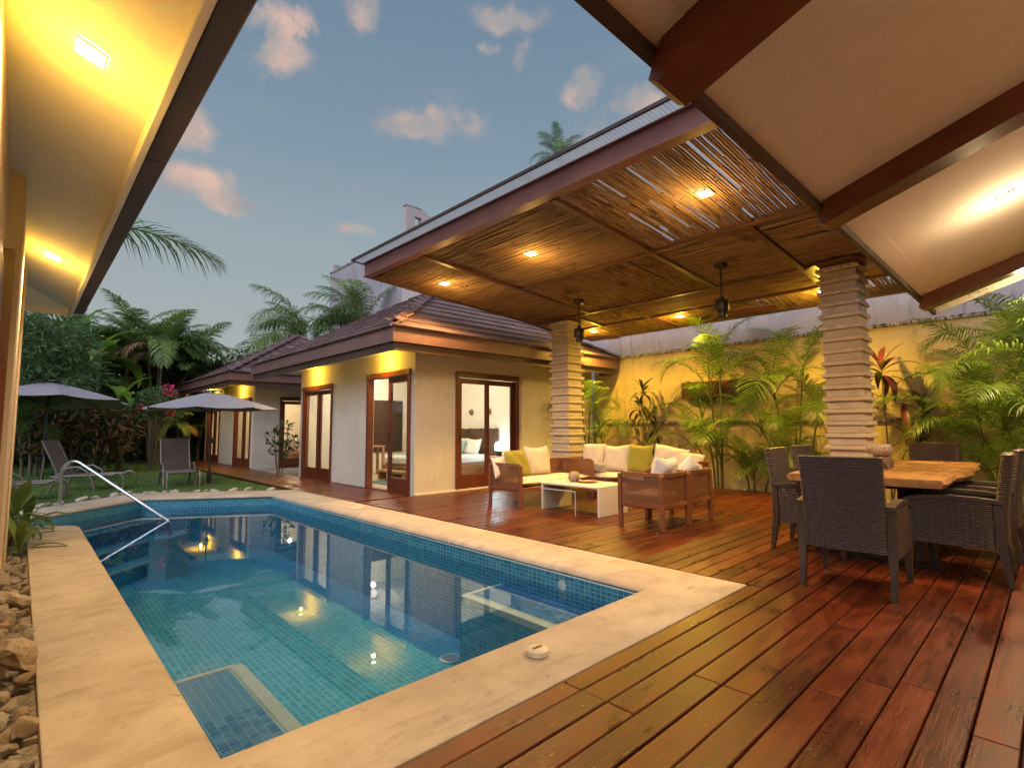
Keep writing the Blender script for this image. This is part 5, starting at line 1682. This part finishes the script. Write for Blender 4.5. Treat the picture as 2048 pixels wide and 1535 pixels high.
def palm_clump(name, label, loc, stems, key, group=None, cat='palm', stem_mat='stem_green', stem_r=.018, nf=(5, 7), sc=1.0, face=None, seed=1, dry=0, zmax=None):
    """stems: list of (dx, dy, height, lean_x, lean_y)"""
    r_ = random.Random(seed)
    t = thing(name, label, cat, loc, 0, group)
    for dx, dy, h, lx, ly in stems:
        pts = [(dx + lx * q ** 2, dy + ly * q ** 2, h * q) for q in (0, .25, .5, .75, 1)]
        obj('stem', MB().tube(pts, [stem_r * (1.25 - .5 * q) for q in (0, .25, .5, .75, 1)], 7), stem_mat, t, True)
        nn = r_.randint(*nf)
        a0 = r_.uniform(0, 6.28)
        for k_ in range(nn):
            a = a0 + k_ * 2.4 + r_.uniform(-.3, .3)
            if face is not None and r_.random() < .55: a = face + r_.uniform(-1.2, 1.2)
            kind = min(3, int(k_ / max(1, nn - 1) * 3.99))
            me = FR[key][kind]
            if dry and r_.random() < dry: me = FR['dry'][3]
            s_ = sc * r_.uniform(.8, 1.12)
            put('frond', me, t, (pts[-1][0], pts[-1][1], pts[-1][2] - .03 * k_), (r_.uniform(-.18, .18), r_.uniform(-.15, .15), a), s_)
    return t
G1 = 'areca palms along the garden wall'
palm_clump('areca_palm', 'bright green areca palm at the wall between the sofa and the timber beam', (10.12, 4.72, -.03),
           [(0, 0, 1.95, -.1, .05), (.08, .1, 1.45, .05, .25), (-.05, -.12, 2.4, -.15, -.1), (.0, .15, .9, -.1, .25), (.05, -.05, .6, -.2, -.1)], 'areca', G1, seed=3, nf=(5, 7), sc=.95)
palm_clump('areca_palm', 'dense areca palm at the wall just left of the near stone pillar', (10.15, 3.35, -.03),
           [(0, .1, 1.9, -.15, .1), (.1, -.1, 2.3, -.05, -.15), (-.05, .2, 1.2, -.1, .25), (.0, 0, .7, -.2, .1), (.1, -.25, 1.35, -.1, -.2)], 'areca', G1, seed=5, nf=(5, 7), sc=.97)
palm_clump('areca_palm', 'low young areca palm between the two taller palms at the wall', (10.2, 4.05, -.03),
           [(0, 0, .25, 0, 0), (.05, .12, .45, 0, .1), (0, -.2, .3, 0, -.1)], 'arecasmall', G1, seed=8, nf=(5, 6))
palm_clump('areca_palm', 'small areca palm at the foot of the wall left of the dining chairs', (10.15, 2.9, -.03),
           [(0, 0, .3, 0, 0), (.05, .2, .5, 0, .1)], 'arecasmall', G1, seed=18, nf=(6, 7))
palm_clump('feather_palm', 'large palm at the right edge of the picture with broad drooping fronds', (9.8, .12, -.03),
           [(0, 0, 2.35, -.1, .15), (.1, .2, 1.7, -.15, .3), (-.1, -.3, 1.9, -.1, -.1), (.0, .3, 1.05, -.2, .3)], 'big', G1, seed=12, nf=(7, 9), sc=.8)
palm_clump('feather_palm', 'bushy low palm behind the right hand dining chairs', (9.45, .05, -.03),
           [(0, 0, .9, -.1, .1), (.1, .25, 1.3, -.1, .2), (-.1, -.2, .6, 0, .0), (0, .4, .45, -.1, .15)], 'areca', G1, seed=14, nf=(7, 8))
pp = palm_clump('potted_palm', 'slim areca palm in a terracotta pot between the near house corner and the long sofa', (9.35, 7.35, 0),
                [(0, 0, 1.55, -.05, -.1), (.06, .05, 1.2, .1, -.25), (-.05, .02, 1.75, -.12, .02), (.02, -.06, .8, .05, -.3)], 'arecasmall', None, 'potted palm', seed=22, nf=(4, 5), sc=1.05)
obj('pot', MB().lathe([(0, 0), (.15, 0), (.21, .36), (.225, .37), (.225, .41), (.2, .41), (.19, .37), (0, .36)], 24), 'terracotta', pp, True, 50)
rs = thing('rush_plant', 'narrow upright rush plant in front of the terracotta pot', 'plant', (8.72, 6.78, 0))
obj('pot', MB().lathe([(0, 0), (.09, 0), (.12, .25), (.11, .25), (0, .23)], 20), 'terracotta', rs, True, 50)
rm_ = MB().tube([(0, 0, 0), (.01, 0, .4), (.035, .01, .78)], [.006, .005, .002], 5).mesh('stem', 'stem_green', True)
for k_ in range(26): put('stem', rm_, rs, (rnd.uniform(-.07, .07), rnd.uniform(-.07, .07), .2), (rnd.uniform(-.08, .08), rnd.uniform(-.08, .08), rnd.uniform(0, 6)), rnd.uniform(.75, 1.1))

def blade_mesh(name, mat, L, W, rise, droop, fold=.25, K=8, tipw=.0, peak=.45):
    m = MB(); P = Vector((0, 0, 0)); rows = []
    for i in range(K + 1):
        u = i / K
        a = rise - droop * u ** 1.3
        w_ = W * (math.sin(math.pi * min(1, u * (1 - peak) / .5 * .5 + (0 if u > 0 else 0)) ) if False else (min(1, u / peak) ** .6 if u < peak else max(tipw, (1 - ((u - peak) / (1 - peak)) ** 1.8))))
        w_ = max(w_, W * .12 if i == 0 else .0)
        nn = Vector((-math.sin(a), 0, math.cos(a)))
        rows.append((P + nn * (fold * w_) + Vector((0, w_, 0)), P.copy(), P + nn * (fold * w_) - Vector((0, w_, 0))))
        P = P + Vector((math.cos(a), 0, math.sin(a))) * (L / K)
    vs = [tuple(p) for r_ in rows for p in r_]
    return m.add(vs, [(3 * i + j, 3 * i + j + 1, 3 * i + 4 + j, 3 * i + 3 + j) for i in range(K) for j in range(2)]).mesh(name, mat, True, 180)
CL = {k_: [blade_mesh('leaf', mt, L, W, R(62 - 22 * i), R(50 + 25 * i)) for i in range(4)] for k_, mt, L, W in
      (('red', 'red_leaf', .50, .042), ('dark', 'dark_leaf', .40, .034), ('strap', 'strap_leaf', .62, .055))}
def cordyline(label, loc, heads, key, seed=1, sc=1.0):
    r_ = random.Random(seed)
    t = thing('cordyline', label, 'plant', loc)
    for dx, dy, h, n_ in heads:
        obj('stem', MB().tube([(0, 0, 0), (dx * .3, dy * .3, h * .5), (dx, dy, h)], [.016, .012, .009], 6), 'stem_grey', t, True)
        for k_ in range(n_):
            i = min(3, int(k_ / n_ * 4))
            put('leaf', CL[key][i], t, (dx, dy, h + .10 - .16 * k_ / n_), (r_.uniform(-.2, .2), r_.uniform(-.2, .2), k_ * 2.4 + r_.uniform(-.3, .3)), sc * r_.uniform(.8, 1.15))
    return t
cordyline('tall red leaved cordyline against the yellow wall right of the near pillar', (9.85, 1.84, -.03), [(.0, .03, 2.05, 16), (.1, -.25, 1.0, 7)], 'red', 3, 1.15)
cordyline('smaller dark leaved cordyline low on the wall right of the tall red one', (10.25, 1.42, -.03), [(0, 0, 1.35, 15), (.05, .1, .8, 6)], 'dark', 4, 1.2)
cordyline('dark bushy cordyline with many heads behind the long sofa', (10.05, 6.35, -.03), [(0, 0, 1.98, 17), (.05, .12, 1.65, 14), (-.1, -.22, 1.45, 15), (.1, .3, 1.25, 9), (-.05, -.38, 1.05, 10), (0, -.1, .85, 10)], 'dark', 6, 1.0)
sg = thing('strap_leaf_plant', 'fleshy strap leaved plant spilling over the gravel beside the left wall', 'plant', (.0, 7.85, -.1))
r_ = random.Random(5)
for dx, dy, dz, n_ in ((0, 0, .32, 16), (.1, .45, .15, 12), (.06, -.45, .02, 12), (.02, .9, .25, 10)):
    for k_ in range(n_): put('leaf', CL['strap'][min(3, int(k_ / n_ * 4))], sg, (dx, dy, dz + .08 - .12 * k_ / n_), (r_.uniform(-.2, .2), r_.uniform(-.2, .2), k_ * 2.4), r_.uniform(.65, 1.0))
obj('stem', MB().tube([(0, 0, 0), (0, 0, .36)], .03, 8), 'bark', sg, True)

def leaf_cloud(name, mat, blobs, n_, size, parent, seed=1, aspect=.4, hang=0.0, shell=.55):
    """leaf sized faces through the volume of several ellipsoids (x,y,z,rx,ry,rz)"""
    r_ = random.Random(seed)
    vs, fs = [], []
    vol = [b[3] * b[4] * b[5] for b in blobs]; tv = sum(vol)
    for b, v_ in zip(blobs, vol):
        for i in range(int(n_ * v_ / tv)):
            d = Vector((r_.gauss(0, 1), r_.gauss(0, 1), r_.gauss(0, 1))).normalized()
            k_ = r_.uniform(shell ** 3, 1) ** (1 / 3) * (1 + .16 * math.sin(d.x * 5 + d.z * 7 + seed) * math.cos(d.y * 6 - d.z * 4))
            c = Vector((b[0] + d.x * b[3] * k_, b[1] + d.y * b[4] * k_, b[2] + d.z * b[5] * k_))
            a = (d + Vector((r_.gauss(0, .7), r_.gauss(0, .7), r_.gauss(0, .6) - hang))).normalized()
            s_ = a.cross(Vector((r_.gauss(0, 1), r_.gauss(0, 1), r_.gauss(0, 1)))).normalized()
            l = size * r_.uniform(.6, 1.3); w_ = l * aspect * .5
            q = len(vs)
            vs += [tuple(c), tuple(c + a * l * .5 + s_ * w_), tuple(c + a * l), tuple(c + a * l * .5 - s_ * w_)]
            fs.append((q, q + 1, q + 2, q + 3))
    return obj(name, MB().add(vs, fs), mat, parent)
# shrub in the gravel court
sb = thing('thin_shrub', 'thin dark shrub on the gravel court before the lit wing window', 'shrub', (5.15, 14.6, -.03))
for dx, dy, h in ((-.15, .0, 1.15), (.1, .1, 1.35), (.25, -.1, .95), (-.05, .2, .8), (.15, .25, 1.1)):
    obj('stem', MB().tube([(dx * .2, dy * .2, 0), (dx * .6, dy, h * .5), (dx, dy * 1.3, h)], [.014, .010, .005], 5), 'bark', sb, True)
leaf_cloud('foliage', 'forest_leaf', [(.1, .1, 1.25, .22, .22, .2), (-.15, 0, 1.0, .2, .2, .2), (.3, -.1, .85, .2, .2, .22), (.1, .2, .7, .3, .2, .22)], 420, .10, sb, 3, .5)

# ---- garden beyond the lawn
pine = thing('bushy_tree', 'feathery dark green tree overhanging the left umbrella', 'tree', (-1.35, 17.6, -.1))
obj('trunk', MB().tube([(0, 0, 0), (.1, .1, 1.6), (.4, 0, 3.2)], [.12, .09, .05], 9), 'bark', pine, True)
for a_, b_ in (((.2, 0, 2.2), (1.2, -.6, 2.9)), ((.3, 0, 2.8), (1.6, .2, 3.6)), ((.1, 0, 1.9), (.9, .7, 2.6))): obj('branch', MB().tube([a_, ((a_[0] + b_[0]) / 2, (a_[1] + b_[1]) / 2, (a_[2] + b_[2]) / 2 + .1), b_], [.05, .035, .015], 6), 'bark', pine, True)
leaf_cloud('crown', 'shrub_leaf', [(.9, -.4, 3.2, 1.3, 1.1, 1.0), (1.9, -.2, 3.3, .9, .8, .75), (1.4, -.7, 2.45, 1.2, .8, .5), (.2, 0, 4.2, 1.1, 1.0, .9), (2.3, 0, 2.75, .7, .6, .5), (1.9, .1, 4.0, .8, .8, .6)], 15000, .20, pine, 5, .17, .25, .3)
leaf_cloud('crown', 'dry_leaf', [(1.6, -.5, 3.0, 1.1, .8, .9)], 420, .2, pine, 15, .14, .2, .3)

def banana(label, loc, n_, h, seed, sc=1.0):
    r_ = random.Random(seed)
    t = thing('banana_plant', label, 'plant', loc, 0, 'banana plants in the garden hedge')
    obj('stem', MB().tube([(0, 0, 0), (.03, 0, h * .5), (0, .03, h)], [.11, .08, .05], 9), 'stem_green', t, True)
    for k_ in range(n_):
        put('leaf', BAN[k_ % 4], t, (0, 0, h - .05 * k_), (r_.uniform(-.3, .3), r_.uniform(-.1, .1), k_ * 2.2 + r_.uniform(-.4, .4)), sc * r_.uniform(.8, 1.15))
BAN = [blade_mesh('leaf', 'banana_leaf', 1.7, .25, R(80 - 18 * i), R(75 + 25 * i), .3, 10, .1, .35) for i in range(4)]
banana('banana plant with bright leaves to the left of the big palms', (1.75, 21.2, -.1), 9, 3.6, 2)
banana('banana plant with yellowing leaves above the second umbrella', (2.3, 20.2, -.1), 8, 2.1, 3, .75)
banana('tall banana plant whose leaf reaches the roof edge', (1.35, 22.6, -.1), 8, 4.5, 7)
def gpalm(label, loc, n_st, h, spread_, key, seed, nf=(7, 9), sc=1.0, dry=.12, sr=.05, name='garden_palm'):
    r_ = random.Random(seed)
    st = []
    for k_ in range(n_st):
        a = r_.uniform(0, 6.28); d = r_.uniform(.05, .35)
        st.append((math.cos(a) * d, math.sin(a) * d, h * r_.uniform(.72, 1.05), math.cos(a) * spread_ * r_.uniform(.3, 1.2), math.sin(a) * spread_ * r_.uniform(.3, 1)))
    return palm_clump(name, label, loc, st, key, 'palms at the end of the lawn', 'palm', 'stem_grey', sr, nf, sc, None, seed, dry)
gpalm('large clumping palm with many canes behind the loungers', (3.55, 22.4, -.1), 10, 4.2, 1.0, 'dark', 31, (9, 11), 1.0, .1)
gpalm('dark clumping palm half hidden behind the wing roof', (5.1, 24.6, -.1), 5, 3.6, .7, 'dark', 33, (7, 8), .9, .2)
gpalm('palm rising above the hedge left of the large clumping palm', (2.1, 24.2, -.1), 5, 4.3, .6, 'dark', 35, (8, 9), .9, .1)
gpalm('low leaning palm beside the wing at the end of the path', (4.55, 23.6, -.1), 4, 1.5, .4, 'dark', 37, (6, 8), .7, .15, .035)
gpalm('low palm with pale tips under the left umbrella', (.35, 19.6, -.1), 4, 1.7, .35, 'dark', 39, (6, 8), .65, .3, .035)
gpalm('tall palm in the middle of the hedge between the two umbrellas', (1.2, 23.4, -.1), 6, 3.5, .7, 'dark', 45, (8, 10), .95, .1)
gpalm('feathery palm at the back, closing the gap left of the wing roof', (4.1, 25.6, -.1), 6, 4.1, .7, 'dark', 47, (8, 10), .95, .12)
gpalm('palm at the far left behind the side building', (-1.3, 20.5, -.1), 4, 3.4, .6, 'dark', 41, (7, 8), .9, .1)
bg_ = thing('bougainvillea', 'bougainvillea bush with pink blossoms above the second umbrella', 'shrub', (3.0, 19.4, -.1))
for dx, dy, h in ((0, 0, 2.0), (.25, .1, 2.4), (-.3, 0, 1.7)): obj('stem', MB().tube([(0, 0, 0), (dx * .5, dy, h * .6), (dx, dy, h)], [.04, .03, .012], 6), 'bark', bg_, True)
leaf_cloud('foliage', 'shrub_leaf', [(.1, 0, 2.25, .55, .5, .38), (-.35, 0, 1.95, .4, .4, .35), (.45, .1, 1.85, .35, .35, .3)], 1900, .10, bg_, 8, .6)
leaf_cloud('blossom', 'pink_flower', [(.28, -.35, 2.55, .16, .12, .14), (.42, -.3, 2.45, .12, .1, .1), (.48, -.3, 2.1, .1, .1, .08), (.4, -.3, 1.85, .1, .1, .07), (-.4, -.35, 2.0, .08, .1, .08)], 170, .085, bg_, 9, .8, 0, .1)
dryb = thing('dry_shrub', 'brown withered shrub of hanging dead leaves behind the side lounger', 'shrub', (1.35, 19.2, -.1))
for dx, dy, h in ((-.4, 0, 1.9), (.3, .1, 2.0), (.8, 0, 1.6), (-.9, .1, 1.5)): obj('stem', MB().tube([(dx * .4, 0, 0), (dx * .8, dy, h * .6), (dx, dy, h)], [.045, .035, .02], 6), 'bark', dryb, True)
leaf_cloud('foliage', 'withered_leaf', [(-.3, 0, 1.75, .9, .5, .45), (.6, 0, 1.6, .8, .5, .5), (-.9, 0, 1.2, .5, .4, .5), (.2, .1, 1.0, 1.1, .4, .45)], 1100, .24, dryb, 11, .24, .75, .2)
leaf_cloud('foliage', 'forest_leaf', [(0, .3, 1.3, 1.4, .5, 1.1)], 2600, .16, dryb, 12, .45, .2, .2)
hedge = MB()
vs_ = leaf_cloud('hedge', 'forest_leaf', [(x, 26.2 + .4 * math.sin(x * 2), 2.2 + .5 * math.sin(x * 1.7), 1.4, .9, 2.7 + .5 * math.sin(x * 2.3)) for x in (-6, -4.6, -3.2, -1.8, -.4, 1.0, 2.4, 3.8, 5.2, 6.6, 8.0)] +
                 [(-3.5 + q, 22 + q * .8, 1.4, 1.2, .8, 1.6) for q in (0, 1.2, 2.4)], 26000, .24, None, 21, .5, 0, .45)
vs_['kind'] = 'stuff'
hb_ = MB().box(-12, 27.6, -.1, 12, 27.9, 3.4)
tag(obj('boundary_wall', hb_, 'bark'), 'dark boundary wall glimpsed behind the garden hedge', 'wall')
for i, (x, y, h, lab) in enumerate(((7.4, 27.2, 4.3, 'dark leafy tree behind the wing roof'), (9.3, 29.5, 4.9, 'rounded dark tree in the gap between the palm and the wing roof'), (5.9, 29.0, 4.4, 'dark tree crown just right of the clumping palm'))):
    t = thing('dark_tree', lab, 'tree', (x, y, -.1), 0, 'dark trees beyond the garden')
    obj('trunk', MB().tube([(0, 0, 0), (.1, 0, h * .5), (0, .1, h * .8)], [.15, .11, .06], 8), 'bark', t, True)
    leaf_cloud('crown', 'forest_leaf', [(0, 0, h * .78, 1.3, 1.1, h * .24), (.7, .1, h * .65, .9, .9, h * .2), (-.8, 0, h * .62, .9, .9, h * .2)], 5200, .2, t, 40 + i, .5, 0, .3)
ft = thing('bare_tree', 'thin twiggy tree seen against the pale sky above the wing roof', 'tree', (10.6, 30, -.1))
obj('trunk', MB().tube([(0, 0, 0), (0, 0, 3), (.3, 0, 5)], [.12, .09, .04], 7), 'bark', ft, True)
leaf_cloud('crown', 'forest_leaf', [(.2, 0, 5.0, 1.7, 1.0, 1.3), (-1.0, 0, 4.3, 1.2, .9, 1.0)], 900, .17, ft, 61, .3, 0, .1)
# tall palms behind the bungalow
palm_clump('tall_palm', 'tall arching feather palm in front of the grey building', (10.75, 20.6, 0), [(0, 0, 5.4, -.1, .1), (.25, .5, 4.2, .1, .5)], 'tall', 'tall palms behind the roofs', 'palm', 'stem_grey', .09, (11, 12), 1.25, R(170), 71)
palm_clump('tall_palm', 'lower feather palm spreading left over the bungalow roof', (9.7, 22.8, 0), [(0, 0, 4.8, -.4, .2)], 'tall', 'tall palms behind the roofs', 'palm', 'stem_grey', .09, (11, 12), 1.35, R(180), 73)
palm_clump('tall_palm', 'palm tuft rising above the pavilion roof edge', (16.6, 14.3, 0), [(0, 0, 13.0, 0, 0)], 'tall', 'tall palms behind the roofs', 'palm', 'stem_grey', .14, (11, 11), .6, None, 75)
palm_clump('tall_palm', 'dry palm top just showing over the pavilion roof edge', (16.4, 15.4, 0), [(0, 0, 11.9, 0, 0)], 'dry', 'tall palms behind the roofs', 'palm', 'stem_grey', .12, (8, 8), .8, None, 77)
cp_ = thing('coconut_palm', 'palm behind the side building whose long frond hangs past the gutter', 'palm', (-1.2, 12.4, 0), 0, 'tall palms behind the roofs')
obj('stem', MB().tube([(0, 0, 0), (.05, 0, 2.2), (.25, 0, 4.65)], [.13, .1, .08], 9), 'bark', cp_, True)
CF = [frond_mesh('frond', 'dark_palm_leaf', 4.1, 58, 1.05, R(24 + 14 * i), R(48 + 16 * i), 90 + i, .042, 1.15, .55, .12, .03) for i in range(3)]
for k_, a in enumerate((.02, 2.0, 3.0, 4.0, 5.0, 1.3)): put('frond', CF[0 if k_ == 0 else k_ % 3], cp_, (.25, 0, 4.62), (0, 0, a))
